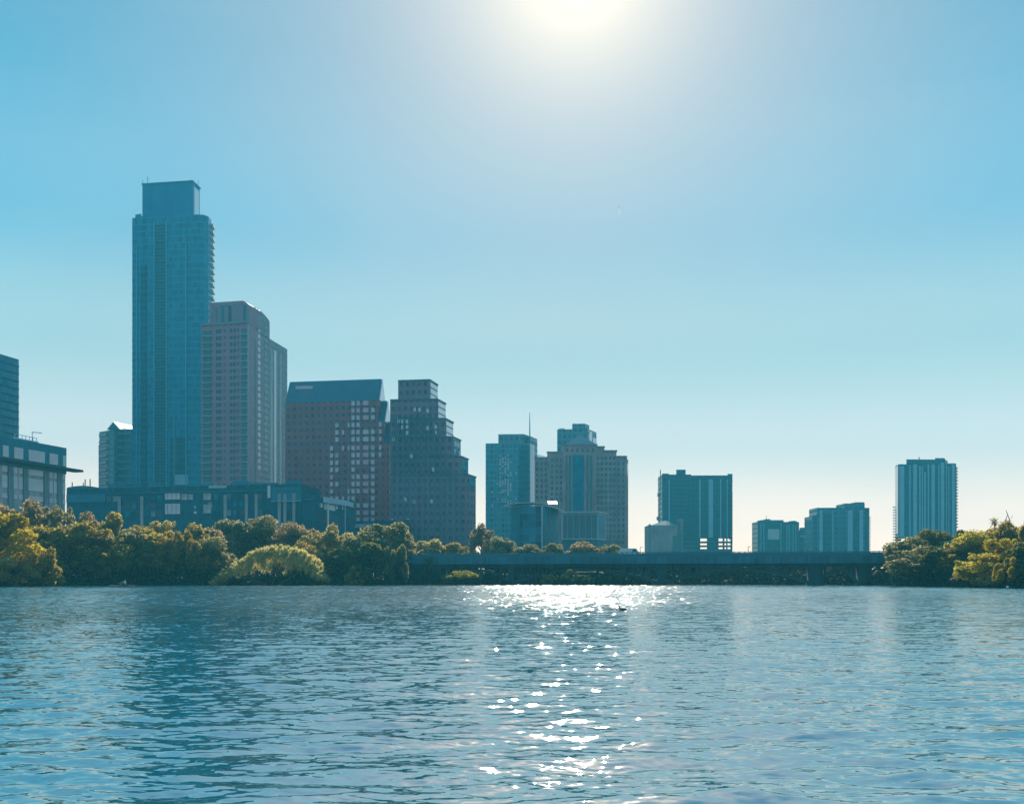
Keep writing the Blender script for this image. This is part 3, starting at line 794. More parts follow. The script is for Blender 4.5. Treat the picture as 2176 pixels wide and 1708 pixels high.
# ---------------------------------------------------------------- 9 limestone office with a pyramid roof
b = building('limestone_office', 'symmetrical limestone office with stepped shoulders and a dark pyramid roof', 'office building', 1235, 500)
blocks = [(1137, 1164.5, 974.5, 0.0, 26), (1163.5, 1196, 962.4, 0.9, 26), (1195, 1268, 946.6, 1.8, 27), (1267, 1284, 951.0, 1.1, 26), (1283, 1310, 959.5, 0.7, 26), (1309, 1331, 971.5, 0.0, 12)]
for i, (u0, u1, vt, fw, dp) in enumerate(blocks):
    Y0 = 500 - fw
    a, c = at(u0, Y0), at(u1, Y0)
    MB().prism([a, c, c + Vector((2.1 if i == 5 else 1.1 + 0.3 * i, dp)), a + Vector((0.3, dp))], G0, Z(vt, Y0)).build('wall', M['limestone'], b)
    m = MB(); m.prism([a + Vector((-.3, -.4)), c + Vector((.3, -.4)), c + Vector((.5, 2)), a + Vector((-.3, 2))], Z(vt, Y0), Z(vt, Y0) + .7); m.build('parapet', M['limestone_grey'], b)
pa, pc = at(1200, 499), at(1267, 499); zb, za = Z(946.6, 498.2) + 0.7, Z(923, 508)
pd, pe = pc + Vector((1, 20)), pa + Vector((0, 20)); apx = (pa + pc + pd + pe) / 4
m = MB(); Q = [(p_.x, p_.y, zb) for p_ in (pa, pc, pd, pe)]
for k in range(4): m.face([Q[k], Q[(k + 1) % 4], (apx.x, apx.y, za)])
m.face(list(reversed(Q))); m.build('pyramid_roof', M['roof_teal'], b)
fcn = Face(at(1195, 498.2), at(1268, 498.2))
panel(b, fcn, 1217, 1241, Z(1085, 498), Z(966, 498), M['hall_side'], 'glass_bay', 0.15)
for u0, u1 in ((1202, 1205.6), (1208.5, 1213.5), (1246, 1250.5), (1254, 1258.5)):
    panel(b, fcn, u0, u1, Z(1090, 498), Z(967, 498), M['win_teal'], 'window_strip', 0.15)
for r in range(3):
    for k in range(6):
        if r == 0: panel(b, fcn, 1203 + k * 11, 1207 + k * 11, Z(960, 498), Z(953, 498), M['win_dark'], 'window', 0.12)
for (us, Y0, vt) in (([1141.5, 1151, 1160], 500, 982), ([1173, 1183, 1191.5], 499.1, 975), ([1271, 1279], 498.9, 970), ([1288, 1297, 1305.5], 499.3, 970), ([1315, 1324.5], 500, 982)):
    fq = Face(at(us[0] - 3, Y0), at(us[-1] + 3, Y0))
    r = 0
    while vt + r * 11.9 < 1160:
        vc = vt + r * 11.9 + 3
        for u in us:
            if us[0] < 1200 and vc > 1064: continue
            panel(b, fq, u - 2.4, u + 2.4, Z(vc + 3.6, Y0), Z(vc - 3.6, Y0), M['win_teal'] if random.random() < .5 else M['win_dark'], 'window', 0.12)
        r += 1
pr0 = at(1331, 500); fs = Face(pr0, pr0 + Vector((2.1, 12)))
for va, vb in ((1010, 983), (1060, 1020), (1110, 1070)):
    piece(b, fs, pr0 + Vector((1.05, 6)), 6.5, Z(va, 502), Z(vb, 502), M['win_teal'], 'side_glazing', 0.12)

# ---------------------------------------------------------------- far hill of low roofs seen between 8 and 9
b = building('gabled_house', 'pale gable roof showing between the spire tower and limestone office', 'building', 1150, 760)
A, Bc = at(1140, 760), at(1163, 760)
MB().prism([A, Bc, Bc + Vector((0, 14)), A + Vector((0, 14))], G0, Z(971, 760)).build('wall', M['frame_pale'], b)
m = MB(); z0, z1 = Z(971, 760), Z(963, 760)
a0, a1, a2, a3 = A, Bc, Bc + Vector((0, 14)), A + Vector((0, 14)); r0, r1 = A + Vector((0, 7)), A + Vector((1.5, 7))
m.face([(a0.x, a0.y, z0), (a1.x, a1.y, z0), (r1.x, r1.y, z1), (r0.x, r0.y, z1)]); m.face([(a2.x, a2.y, z0), (a3.x, a3.y, z0), (r0.x, r0.y, z1), (r1.x, r1.y, z1)])
m.face([(a1.x, a1.y, z0), (a2.x, a2.y, z0), (r1.x, r1.y, z1)]); m.face([(a3.x, a3.y, z0), (a0.x, a0.y, z0), (r0.x, r0.y, z1)])
m.build('roof', M['roof_matte'], b)

# ---------------------------------------------------------------- 11 glass hall with a bowed roof
b = building('glass_hall', 'low glass hall with a bowed pale roof and a mirror panel added for glint', 'hall', 1152, 396)
A, Bc, Cc = at(1086, 402), at(1152, 396), at(1187, 410)
zt = Z(1076, 398)
MB().prism([A, Bc, Cc, A + Cc - Bc], G0, zt).build('wall', M['hall_glass'], b)
ff, fs = Face(A, Bc), Face(Bc, Cc)
fs2 = panel(b, fs, 1152.6, 1185.5, G0 + 3, zt - 0.4, M['hall_side'], 'glass_wall', 0.2)
panel(b, ff, 1151, 1153, G0, zt, M['frame_pale'], 'corner_post', 0.35)
for u0, u1 in ((1087, 1100), (1100.5, 1104)):
    panel(b, ff, u0, u1, G0, zt - 1.5, M['stone_teal'], 'wall_panel', 0.2)
m = MB(); N = 10
ra, rb = at(1079, 400), at(1200, 401)
for i in range(N):
    q0, q1 = i / N, (i + 1) / N
    h = lambda q_: zt + 0.1 + 1.6 * math.sin(math.pi * (0.12 + 0.88 * q_)) * (1 - 0.45 * q_) - 1.9 * max(0, q_ - .62) / .38
    p0, p1 = ra.lerp(rb, q0), ra.lerp(rb, q1)
    for z_off, rev in ((0.4, False), (0, True)):
        pts = [(p0.x, p0.y - 2.5, h(q0) + z_off - .2), (p1.x, p1.y - 2.5, h(q1) + z_off - .2), (p1.x + 2, p1.y + 17, h(q1) + z_off + 0.6), (p0.x + 2, p0.y + 17, h(q0) + z_off + 0.6)]
        m.face(list(reversed(pts)) if rev else pts)
    m.face([(p0.x, p0.y - 2.5, h(q0) - .2), (p1.x, p1.y - 2.5, h(q1) - .2), (p1.x, p1.y - 2.5, h(q1) + .2), (p0.x, p0.y - 2.5, h(q0) + .2)])
m.build('roof', M['roof_pale'], b)
sp = at(1174, 406); spz = Z(1067.5, 406)
tocam = (Vector((0, 0, CAMH)) - Vector((sp.x, sp.y, spz))).normalized()
hn = (tocam + SUN).normalized()  # mirror panel added on the roof, tilted to send a sun glint to the camera
me = bpy.data.meshes.new('glint_panel'); w2, l2, t2 = 1.5, 1.6, 0.12
vv = [(-w2, -l2, -t2), (w2, -l2, -t2), (w2, l2, -t2), (-w2, l2, -t2), (-w2, -l2, 0), (w2, -l2, 0), (w2, l2, 0), (-w2, l2, 0)]
me.from_pydata(vv, [], [(3, 2, 1, 0), (4, 5, 6, 7), (0, 1, 5, 4), (1, 2, 6, 5), (2, 3, 7, 6), (3, 0, 4, 7)]); me.materials.append(M['mirror'])
so_ = bpy.data.objects.new('glint_panel', me); COL.objects.link(so_); so_.parent = b
so_.location = Vector((sp.x, sp.y, spz)) - Vector(b.location); so_.rotation_euler = hn.to_track_quat('Z', 'Y').to_euler()

# ---------------------------------------------------------------- 12 framed glass pavilion
b = building('glass_pavilion', 'glass pavilion with six tall dark panes in a pale frame', 'pavilion', 1235, 390)
A, Bc, Cc = at(1193, 392), at(1270, 390), at(1288, 402)
zb, zt = Z(1146, 390), Z(1089, 390)
MB().prism([A, Bc, Cc, A + Cc - Bc], zb, zt).build('wall', M['frame_pale'], b)
MB().prism([A + Vector((.3, .3)), Bc + Vector((-.2, .3)), Cc + Vector((-.3, -.2)), A + Cc - Bc], G0, zb).build('base', M['concrete'], b)
ff, fs = Face(A, Bc), Face(Bc, Cc)
for u0, u1 in ((1196.5, 1205), (1206.3, 1217.4), (1218.7, 1230.4), (1231.7, 1243.4), (1244.7, 1256.8), (1258.1, 1269)):
    panel(b, ff, u0, u1, zb + 0.5, zt - 0.6, M['win_teal'], 'window', 0.1)
panel(b, fs, 1271.5, 1286, zb + 0.5, zt - 0.6, M['hall_side'], 'window', 0.1)
MB().prism([A + Vector((-.5, -.8)), Bc + Vector((.2, -.9)), Cc + Vector((.9, 0)), A + Cc - Bc + Vector((-.5, .5))], zt, zt + 0.45).build('roof', M['frame_pale'], b)

# ---------------------------------------------------------------- 13 long residential tower on an open garage
b = building('garage_tower', 'wide teal residential tower standing over an open parking garage', 'tower', 1480, 700)
Y0 = 700
zg = Z(1141.5, Y0)
a, c = at(1407, Y0), at(1468.5, Y0 - 0.8)
MB().prism([a, c, c + Vector((0, 20)), a + Vector((0, 20))], zg, Z(1008, Y0)).build('left_wing', M['far_teal'], b)
a2, c2 = at(1468.5, Y0 + 1), at(1556.5, Y0 + 1)
MB().prism([a2, c2, c2 + Vector((2, 20)), a2 + Vector((0, 20))], zg, Z(1009.5, Y0)).build('right_wing', M['far_teal'], b)
MB().prism([at(1437, Y0 + 2), at(1457, Y0 + 2), at(1457, Y0 + 10), at(1437, Y0 + 10)], Z(1008, Y0), Z(997, Y0)).build('penthouse', M['far_teal'], b)
MB().prism([at(1407, Y0 + .5), at(1421, Y0 + .5), at(1421, Y0 + 10), at(1407, Y0 + 10)], Z(1008, Y0), Z(1005.7, Y0)).build('parapet', M['stone_teal'], b)
MB().prism([at(1546, Y0 + 1.5), at(1556.5, Y0 + 1.5), at(1556.5, Y0 + 10), at(1546, Y0 + 10)], Z(1009.5, Y0), Z(1006, Y0)).build('parapet', M['stone_teal'], b)
fl, fr = Face(a, c), Face(a2, c2)
for u0, u1 in ((1420.5, 1423),):
    panel(b, fl, u0, u1, zg, Z(1020, Y0), M['strip'], 'light_strip', 0.3)
for u0, u1 in ((1485.5, 1488.5), (1505.5, 1515), (1530, 1532.5), (1544, 1546)):
    panel(b, fr, u0, u1, zg, Z(1018, Y0), M['strip'], 'light_strip', 0.3)
for r in range(16):
    z1 = Z(1020, Y0) - r * 2.6
    panel(b, fl, 1426, 1459, z1, z1 + .5, M['stone_teal'], 'balcony', 0.9)
    fe = Face(c2, c2 + Vector((2, 20))); 
    o_ = piece(b, fe, c2 + Vector((0.4, 4)), 6, z1 - 1, z1, M['balcony_dark'], 'balcony', 1.5) if r not in (1, 2) else None
# the garage level: wall piers and floor slabs, open between
gp_ = [(1407, 1488), (1502, 1527), (1535.5, 1539.5), (1543, 1546), (1552, 1556.5)]
for u0, u1 in gp_:
    MB().prism([at(u0, Y0 + 1.5), at(u1, Y0 + 1.5), at(u1, Y0 + 19), at(u0, Y0 + 19)], G0, zg).build('garage_wall', M['podium'], b)
for va, vb in ((1149.5, 1152), (1158, 1160.6), (1166, 1240)):
    MB().prism([at(1407, Y0 + 1.2), at(1556.5, Y0 + 1.2), at(1556.5, Y0 + 19.3), at(1407, Y0 + 19.3)], Z(vb, Y0) if vb < 1200 else G0, Z(va, Y0)).build('garage_slab', M['concrete'], b)
h = thing('hoist_mast', 'thin hoist mast with two cages beside the garage tower', 'mast', (at(1402, 698).x, 698, 3.4))
w0, w1 = at(1399.5, 698), at(1403.5, 698)
MB().tube([(w0.x, w0.y, 3.4), (w1.x, w1.y, Z(998, 698))], 0.28, 6).build('pole', M['steel'], h)
for u, v in ((1401.8, 1052), (1400.2, 1102)):
    w = at(u, 697.6); MB().box((w.x - .3, w.y, Z(v + 3, 698)), 2.2, 1.6, 2.2).build('cage', M['steel'], h)

# ---------------------------------------------------------------- 14 tan hip-roofed block
b = building('hip_roof_block', 'plain tan block with a low hip roof in front of the garage tower', 'building', 1408, 640)
a, c = at(1378.5, 640), at(1439, 640)
zt = Z(1115.5, 640)
MB().prism([a, c, c + Vector((0, 20)), a + Vector((0, 20))], G0, zt).build('wall', M['tan_stone'], b)
m = MB(); e = [a + Vector((1.5, 0.4)), c + Vector((-.6, .4)), c + Vector((-.6, 18)), a + Vector((1.5, 18))]
ap0, ap1 = at(1412, 648), at(1417, 648)
Q = [(p_.x, p_.y, zt) for p_ in e]; T = [(ap0.x, ap0.y, Z(1106, 648)), (ap1.x, ap1.y, Z(1106, 648))]
m.face([Q[0], Q[1], T[1], T[0]]); m.face([Q[1], Q[2], T[1]]); m.face([Q[2], Q[3], T[0], T[1]]); m.face([Q[3], Q[0], T[0]])
m.build('roof', M['limestone_grey'], b)
ff = Face(a, c)
panel(b, ff, 1378.5, 1383, G0, zt + 0.6, M['limestone_grey'], 'pilaster', 0.2)
panel(b, ff, 1429, 1438, G0 + 2, zt - 6, M['win_teal'], 'window', 0.1)
for u in (1431, 1446):
    pass
b2 = building('annex_block', 'grey annex joining the tan block to the garage tower', 'building', 1446, 660)
MB().prism([at(1439.6, 660), at(1452, 660), at(1452, 676), at(1439.6, 676)], G0, Z(1102, 660)).build('wall', M['limestone_grey'], b2)
panel(b2, Face(at(1439.6, 660), at(1452, 660)), 1441, 1446, 12, Z(1108, 660), M['win_teal'], 'window_strip', 0.1)

# ---------------------------------------------------------------- 15 low teal pair
b = building('low_teal_block', 'low teal block with a pinkish square patch above the bridge', 'building', 1650, 760)
Y0 = 760
def blk(u0, u1, vt, name, mat, dy=0.0, z0=G0, dp=18):
    a, c = at(u0, Y0 + dy), at(u1, Y0 + dy)
    MB().prism([a, c, c + Vector((0, dp)), a + Vector((0, dp))], z0, Z(vt, Y0)).build(name, mat, b)
    return Face(a, c)
f1 = blk(1610, 1665.5, 1108, 'main_block', M['far_teal'])
f2 = blk(1665.5, 1698, 1108.5, 'wing', M['far_teal'], 1.0)
blk(1616, 1665, 1104.5, 'parapet', M['stone_teal'], 1.0, Z(1108, Y0), 10)
blk(1681, 1693, 1106, 'roof_hut', M['stone_teal'], 2.0, Z(1108.5, Y0), 8)
blk(1627, 1637, 1102, 'roof_hut', M['stone_teal'], 3.0, Z(1104.5, Y0), 6)
panel(b, f1, 1631.5, 1656, Z(1146, Y0), Z(1124, Y0), M['pane_pink'], 'wall_panel', 0.12)
for u in (1616, 1622, 1658.5): panel(b, f1, u, u + 2, 10, Z(1112, Y0), M['strip'], 'light_strip', 0.2)
for u in (1671, 1676, 1684, 1690): panel(b, f2, u, u + 2, 10, Z(1114, Y0), M['strip'], 'light_strip', 0.2)
w = at(1628.5, 764); MB().tube([(w.x, w.y, Z(1104, Y0)), (w.x, w.y, Z(1094, Y0))], 0.15, 6).build('mast', M['steel'], b)
b = building('connecting_block', 'lowest dark block with rooftop plant joining two residential blocks', 'building', 1710, 765)
f3 = blk(1698, 1724, 1126, 'wall', M['far_teal'], 5.0)
blk(1705, 1718, 1119.5, 'roof_hut', M['stone_teal'], 7.0, Z(1126, Y0), 8)
panel(b, f3, 1700, 1722, Z(1140, Y0), Z(1136, Y0), M['strip'], 'window_band', 0.12)
w = at(1721.5, 766); m = MB()
for s in (-.8, .8): m.tube([(w.x + s, w.y, Z(1126, Y0)), (w.x + s, w.y, Z(1102, Y0))], 0.16, 6)
for k in range(5): m.box((w.x, w.y, Z(1122 - k * 4.5, Y0)), 2.0, .3, .3)
m.build('ladder_frame', M['steel'], b)

# ---------------------------------------------------------------- 16 terraced residential tower
b = building('terraced_tower', 'blue residential tower with a stepped roofline and balconies down one edge', 'tower', 1790, 700)
Y0 = 700
fa = blk(1725.5, 1736, 1096, 'low_wing', M['far_blue'], 1.5)
fb = blk(1735.5, 1794.5, 1078.5, 'main_wing', M['far_blue'])
fcc = blk(1794.5, 1837.5, 1069.5, 'tall_wing', M['far_blue'], -0.6)
fd = blk(1837.5, 1847.5, 1078.5, 'end_wing', M['far_teal'], 0.6)
blk(1817, 1837, 1066.5, 'penthouse', M['far_blue'], 1.0, Z(1069.5, Y0), 10)
for fq, L in ((fb, ((1741, 1748), (1768, 1770))), (fcc, ((1801, 1812), (1826, 1834)))):
    for u0, u1 in L: panel(b, fq, u0, u1, 8, Z(1084, Y0), M['strip'], 'light_strip', 0.25)
panel(b, fb, 1749, 1766, 8, Z(1092, Y0), M['bay_glass'], 'window_bay', 0.15)
panel(b, fcc, 1813, 1825, 8, Z(1084, Y0), M['bay_glass'], 'window_bay', 0.15)
pe_ = at(1847.5, Y0 + .6); fe = Face(pe_, pe_ + Vector((0.5, 18))); fe.n = Vector((1, 0)); fe.d = Vector((0, 1))
for r in range(14):
    z1 = Z(1098 + r * 5.6, Y0)
    piece(b, fe, pe_ + Vector((0, 3)), 4, z1 - 0.55, z1, M['balcony_dark'], 'balcony', 1.2)

# ---------------------------------------------------------------- 17 striped tower over the right bank
b = building('striped_tower', 'tall teal tower with vertical light stripes rising behind the right bank trees', 'tower', 1970, 700)
a, c, l = at(1909, 700), at(2031.5, 703), at(1902.5, 712)
zb, zt = Z(1140, 700), Z(986, 700)
back = Vector((9.5, 22))
MB().prism([l, a, c, c + back, l + back], zb, zt).build('tower_body', M['far_teal'], b)
MB().prism([at(1926, 702), at(2009, 703), at(2014, 712), at(1930, 716)], zt, Z(975, 700)).build('crown', M['far_teal'], b)
MB().prism([at(1987, 704), at(2008, 704), at(2008, 711), at(1987, 711)], Z(975, 700), Z(971.5, 700)).build('roof_hut', M['stone_teal'], b)
MB().prism([at(2010, 703), at(2031, 703.6), at(2032, 712), at(2014, 713)], zt, Z(983, 700)).build('parapet', M['stone_teal'], b)
w = at(1953, 705); MB().tube([(w.x, w.y, Z(975, 700)), (w.x, w.y, Z(969, 700))], 0.3, 6).build('mast', M['steel'], b)
ff = Face(a, c)
for u0, u1, v0 in ((1911, 1921, 990), (1931.5, 1934.5, 988), (1940, 1948, 986), (1953, 1956, 990), (1958.5, 1961, 990), (1963.5, 1967, 1003), (1971, 1974, 986), (1979, 1986, 986), (1993.5, 1996, 986), (1999, 2006, 982), (2010, 2012, 988), (2015, 2017, 990), (2022.5, 2028.5, 986)):
    panel(b, ff, u0, u1, zb, Z(v0, 700), M['strip'], 'light_strip', 0.35)
fl = Face(l, a)
panel(b, fl, 1903, 1908.5, zb + 2, zt - 1, M['pale_glass'], 'side_glazing', 0.1)  # pale panel carries the sunlight on this side wall in its colour
for u0, u1 in ((1902.5, 1906), (1923, 2031)):
    MB().prism([at(u0, 704), at(u1, 704), at(u1, 722), at(u0 + 6, 722)], G0, zb).build('garage_wall', M['podium'], b)
MB().prism([at(1902, 703.5), at(2031, 703.5), at(2031, 722), at(1908, 722)], G0, Z(1156, 700)).build('podium', M['concrete_dark'], b)
fe = Face(c, c + back); fe.n = Vector((1, 0)); fe.d = Vector((0, 1))
for r in range(20):
    z1 = Z(993 + r * 6.6, 703)
    piece(b, fe, c + Vector((0.5, 3)), 4, z1 - .7, z1, M['balcony'], 'balcony', 1.3)
fw = Face(l, l + back); fw.n = Vector((-1, 0)); fw.d = Vector((0, 1))
for r in range(13):
    z1 = Z(1076 + r * 5.8, 712)
    piece(b, fw, l + Vector((.55, 1.0)), 2.0, z1 - .6, z1, M['balcony'], 'balcony', 1.5)

# ---------------------------------------------------------------- 18 long podium behind the left bank trees
b = building('riverside_podium', 'long dark low-rise block stretching behind the left bank trees', 'building', 390, 400)
A, Bc = at(141.5, 418), at(642, 396)
ff = Face(A, Bc)
zt = Z(1037, 415)
MB().prism([A, Bc, Bc + Vector((2, 26)), A + Vector((2, 26))], G0, zt).build('wall', M['podium'], b)
m = MB(); n = 8
r0, r1 = at(142, 419), at(212, 416)
prev = None
for i in range(n + 1):
    p_ = r0.lerp(r1, i / n); zz = zt + 0.05 + 1.1 * math.sin(math.pi * (0.15 + 0.8 * i / n))
    if prev:
        a_, za_ = prev
        m.face([(a_.x, a_.y, zt), (p_.x, p_.y, zt), (p_.x, p_.y, zz), (a_.x, a_.y, za_)])
        m.face([(a_.x, a_.y, za_), (p_.x, p_.y, zz), (p_.x + 2, p_.y + 22, zz), (a_.x + 2, a_.y + 22, za_)])
    prev = (p_, zz)
m.build('bowed_roof', M['roof_teal'], b)
for u, hgt in ((153.5, 2.2), (177, 2.0), (181, 3.4), (191.5, 3.5)):
    w = at(u, 424); MB().tube([(w.x, w.y, zt), (w.x, w.y, zt + hgt + 0.8)], 0.22, 6).build('mast', M['steel'], b)
panel(b, ff, 225, 640, Z(1046, 405), Z(1044.6, 405), M['stone_teal'], 'ledge', 0.5)
panel(b, ff, 142, 225, Z(1066, 415), Z(1050, 415), M['stone_teal'], 'ledge', 0.35)
for u in (254, 302, 479, 524, 545, 594, 606, 625):
    panel(b, ff, u - 3, u + 3, G0, Z(1052, 405), M['stone_blue'], 'pilaster', 0.3)
for u0, u1 in ((351, 356), (357, 365), (366, 374), (375, 383)):
    panel(b, ff, u0, u1, Z(1061, 408), Z(1047, 408), M['pane_pink'], 'window', 0.15)
    panel(b, ff, u0, u1, Z(1092, 408), Z(1070, 408), M['pane_pink'], 'window', 0.15)
for u0, u1, va, vb in ((386, 398, 1061, 1048), (400, 410, 1061, 1049), (433, 449, 1062, 1048), (433, 449, 1090, 1072), (414, 416, 1080, 1074), (412, 418, 1091, 1086)):
    panel(b, ff, u0, u1, Z(va, 405), Z(vb, 405), M['stone_blue'] if u1 - u0 > 7 else M['white_paint'], 'window', 0.15)
gpod = random.Random(4)
for k in range(30):
    uc = 232 + k * 13.4
    if any(abs(uc - u) < 6 for u in (254, 302, 479, 524, 545)) or 345 < uc < 420 or uc > 566: continue
    for va, vb in ((1062, 1050), (1078, 1067), (1096, 1084)):
        if gpod.random() < .62:
            panel(b, ff, uc - 4.6, uc + 4.6, Z(va, 405), Z(vb, 405), gpod.choice([M['win_teal'], M['hall_side'], M['bay_glass'], M['pier_grey'], M['win_dark']]), 'window', 0.12)
for uc, wq, hq in ((232, 5, 1.6), (268, 8, 1.1), (318, 4, 2.1), (418, 9, 1.3), (500, 6, 1.8), (548, 10, 1.0), (612, 5, 1.5)):
    w = ff.hit(uc) - ff.n * 5; MB().box((w.x, w.y, zt), wq, 4, hq).build('cooling_unit', M['stone_teal'], b)
panel(b, ff, 445, 482, Z(1037, 403), Z(1031.5, 403), M['roof_pale'], 'roof_canopy', 0.6)
panel(b, ff, 570.5, 576, Z(1058, 399), Z(1032, 399), M['white_paint'], 'stair_tower', 0.8)
panel(b, ff, 577, 641, Z(1064, 398), Z(1035, 398), M['stone_teal'], 'wall_panel', 0.25)
panel(b, ff, 577, 641, Z(1066, 398), Z(1064.4, 398), M['frame_pale'], 'ledge', 0.7)

# ---------------------------------------------------------------- 19 pale fascia pavilion
b = building('fascia_pavilion', 'small pavilion with a bright white fascia among the bank trees', 'pavilion', 705, 330)
A, Bc = at(680, 330), at(729.5, 346)
ff = Face(A, Bc); zt = Z(1056, 330)
MB().prism([A, Bc, Bc + Vector((2, 12)), A + Vector((2, 12))], G0, zt).build('wall', M['podium'], b)
MB().prism([A + ff.n * 1.2 - ff.d * .3, Bc + ff.n * 1.2 + ff.d * .3, Bc + Vector((2, 9)), A + Vector((2, 9))], zt - 1.6, zt + 0.05).build('fascia', M['frame_pale'], b)
for u0, u1, v in ((681, 684.5, 1080), (688, 698, 1083), (699, 711, 1083), (713, 716, 1079), (726, 728.5, 1078)):
    panel(b, ff, u0, u1, Z(v, 335), zt - 1.7, M['white_paint'], 'window', 0.2)
m = MB(); w = ff.hit(691) + ff.n * 0.9; m.tube([(w.x, w.y, G0), (w.x, w.y, zt - 1.7)], 0.32, 10); m.build('column', M['white_paint'], b)
m = MB(); w = ff.hit(727.5) + ff.n * 0.9; m.tube([(w.x, w.y, G0), (w.x, w.y, zt - 1.7)], 0.22, 10); m.build('column', M['frame_pale'], b)
b = building('dark_annex', 'dark glazed annex between the long low-rise and white fascia pavilion', 'building', 660, 372)
MB().prism([at(643, 372), at(680, 368), at(682, 388), at(645, 392)], G0, Z(1050, 370)).build('wall', M['podium'], b)
panel(b, Face(at(643, 372), at(680, 368)), 644, 679, Z(1062, 370), Z(1060.5, 370), M['stone_teal'], 'ledge', 0.4)
b = building('terrace_base', 'low dark base terrace at the foot of the granite block', 'building', 780, 400)
MB().prism([at(729, 404), at(870, 398), at(872, 416), at(731, 420)], G0, Z(1106, 400)).build('wall', M['podium'], b)
ft = Face(at(729, 404), at(870, 398))
panel(b, ft, 735, 790, Z(1121, 402), Z(1113, 402), M['stone_blue'], 'ledge', 0.5)
for u in (832, 866): panel(b, ft, u, u + 2.5, Z(1104, 398), Z(1101, 398), M['white_paint'], 'lamp_box', 0.3)

flush_late()

# ---------------------------------------------------------------- bridge
BL, BR = at(820, 263), at(1905, 240)
bd = (BR - BL).normalized(); bn = Vector((bd.y, -bd.x))          # bn points to the camera
bridge = thing('arch_bridge', 'long concrete arch bridge crossing the lake below the towers', 'bridge', (BL.x, BL.y, 0))
def bprism(mb, s0, s1, n0, n1, z0, z1):
    c = [BL + bd * s0 + bn * n0, BL + bd * s1 + bn * n0, BL + bd * s1 + bn * n1, BL + bd * s0 + bn * n1]
    mb.prism(c, z0, z1)
LB = (BR - BL).length
fB = Face(BL, BR)
m = MB(); bprism(m, 0, LB, -7, 0.3, 4.9, 6.6); m.build('deck', M['concrete'], bridge)
m = MB(); bprism(m, 0, LB, -6.2, -0.3, 4.15, 4.9); m.build('girder', M['concrete_dark'], bridge)
m = MB(); bprism(m, 0, LB, 0.05, 0.30, 6.6, 7.15)
s = 0.0
while s < LB: bprism(m, s, s + 0.25, 0.08, 0.27, 7.15, 7.45); s += 1.2
bprism(m, 0, LB, 0.06, 0.29, 7.45, 7.58)
m.build('parapet', M['rail'], bridge)
m = MB(); bprism(m, 0, LB, -6.9, -6.65, 6.6, 7.5); m.build('parapet', M['rail'], bridge)
piers = [(1085, 1.5), (1405, 1.8), (1731, 2.6), (1833, 1.6)]
ss = []
for u, w in piers:
    c = fB.hit(u); s = (c - BL).dot(bd); ss.append(s)
    m = MB(); bprism(m, s - w / 2, s + w / 2, -6.0, -0.2, -1.0, 4.15); pr_ = m.build('pier', M['concrete_dark'], bridge)
    m = MB(); bprism(m, s - w / 2 - .35, s + w / 2 + .35, -6.4, 0.2, -1.2, 0.45); m.build('footing', M['concrete_dark'], pr_)
c = fB.hit(935); sa = (c - BL).dot(bd)
m = MB(); bprism(m, 0, sa, -5.8, -0.4, -1.0, 4.15); m.build('abutment', M['concrete_dark'], bridge)
k = 0
while sa + 1.2 + k * 2.45 < LB - 1:
    s = sa + 1.2 + k * 2.45; m = MB(); bprism(m, s - .14, s + .14, -0.28, 0.22, 4.25, 5.0); m.build('bracket', M['concrete_dark'], bridge); k += 1
ends = [sa] + ss + [LB]
for i in range(len(ends) - 1):
    s0, s1 = ends[i] + (0.8 if i else 0), ends[i + 1] - 0.8
    if s1 - s0 < 4: continue
    z_s, z_c = 0.9, 3.85
    N = 14
    prof = []
    for k in range(N + 1):
        q = k / N; zz = z_s + (z_c - z_s) * (1 - (2 * q - 1) ** 2)
        th_ = 0.35 + 0.35 * abs(2 * q - 1)
        prof.append((s0 + (s1 - s0) * q, zz, th_))
    for n0, n1 in ((-1.6, -0.5), (-5.6, -4.5)):
        m = MB()
        for (sa0, z0, t0), (sb0, z1, t1) in zip(prof[:-1], prof[1:]):
            P0, P1 = BL + bd * sa0, BL + bd * sb0
            q8 = []
            for Pq, zt_, tt_ in ((P0, z0, t0), (P1, z1, t1)):
                q8.append([(*(Pq + bn * n1), zt_ - tt_), (*(Pq + bn * n1), zt_), (*(Pq + bn * n0), zt_), (*(Pq + bn * n0), zt_ - tt_)])
            for e in range(4):
                m.face([q8[0][e], q8[1][e], q8[1][(e + 1) % 4], q8[0][(e + 1) % 4]])
        m.build('arch_rib', M['concrete_dark'], bridge)
    nq = 18 if s1 - s0 > 20 else 10
    for k in range(1, nq):
        q = k / nq; zz = z_s + (z_c - z_s) * (1 - (2 * q - 1) ** 2)
        if 4.15 - zz < 1.0: continue
        s = s0 + (s1 - s0) * q
        for n0, n1 in ((-1.4, -0.7), (-5.4, -4.7)):
            m = MB(); bprism(m, s - .2, s + .2, n0, n1, zz - .1, 4.15)
            m.build('spandrel_column', M['concrete_dark'], bridge)
lamps = [(1360, 'in the gap between the limestone office and tan block'), (1878, 'near the right bank trees'), (1590, 'in the gap before the low teal block'), (1300, 'in front of the limestone office')]
for u, where in lamps:
    c = fB.hit(u) - bn * 0.6
    t_ = thing('street_lamp', 'slender street lamp on the bridge ' + where, 'lamp', (c.x, c.y, 6.6), 'street lamps on the bridge')
    MB().tube([(c.x, c.y, 6.6), (c.x, c.y, 8.7)], [0.09, 0.05], 6).build('post', M['steel'], t_)
    MB().box((c.x + .25, c.y, 8.62), 0.6, 0.2, 0.12).build('lamp_head', M['steel'], t_)

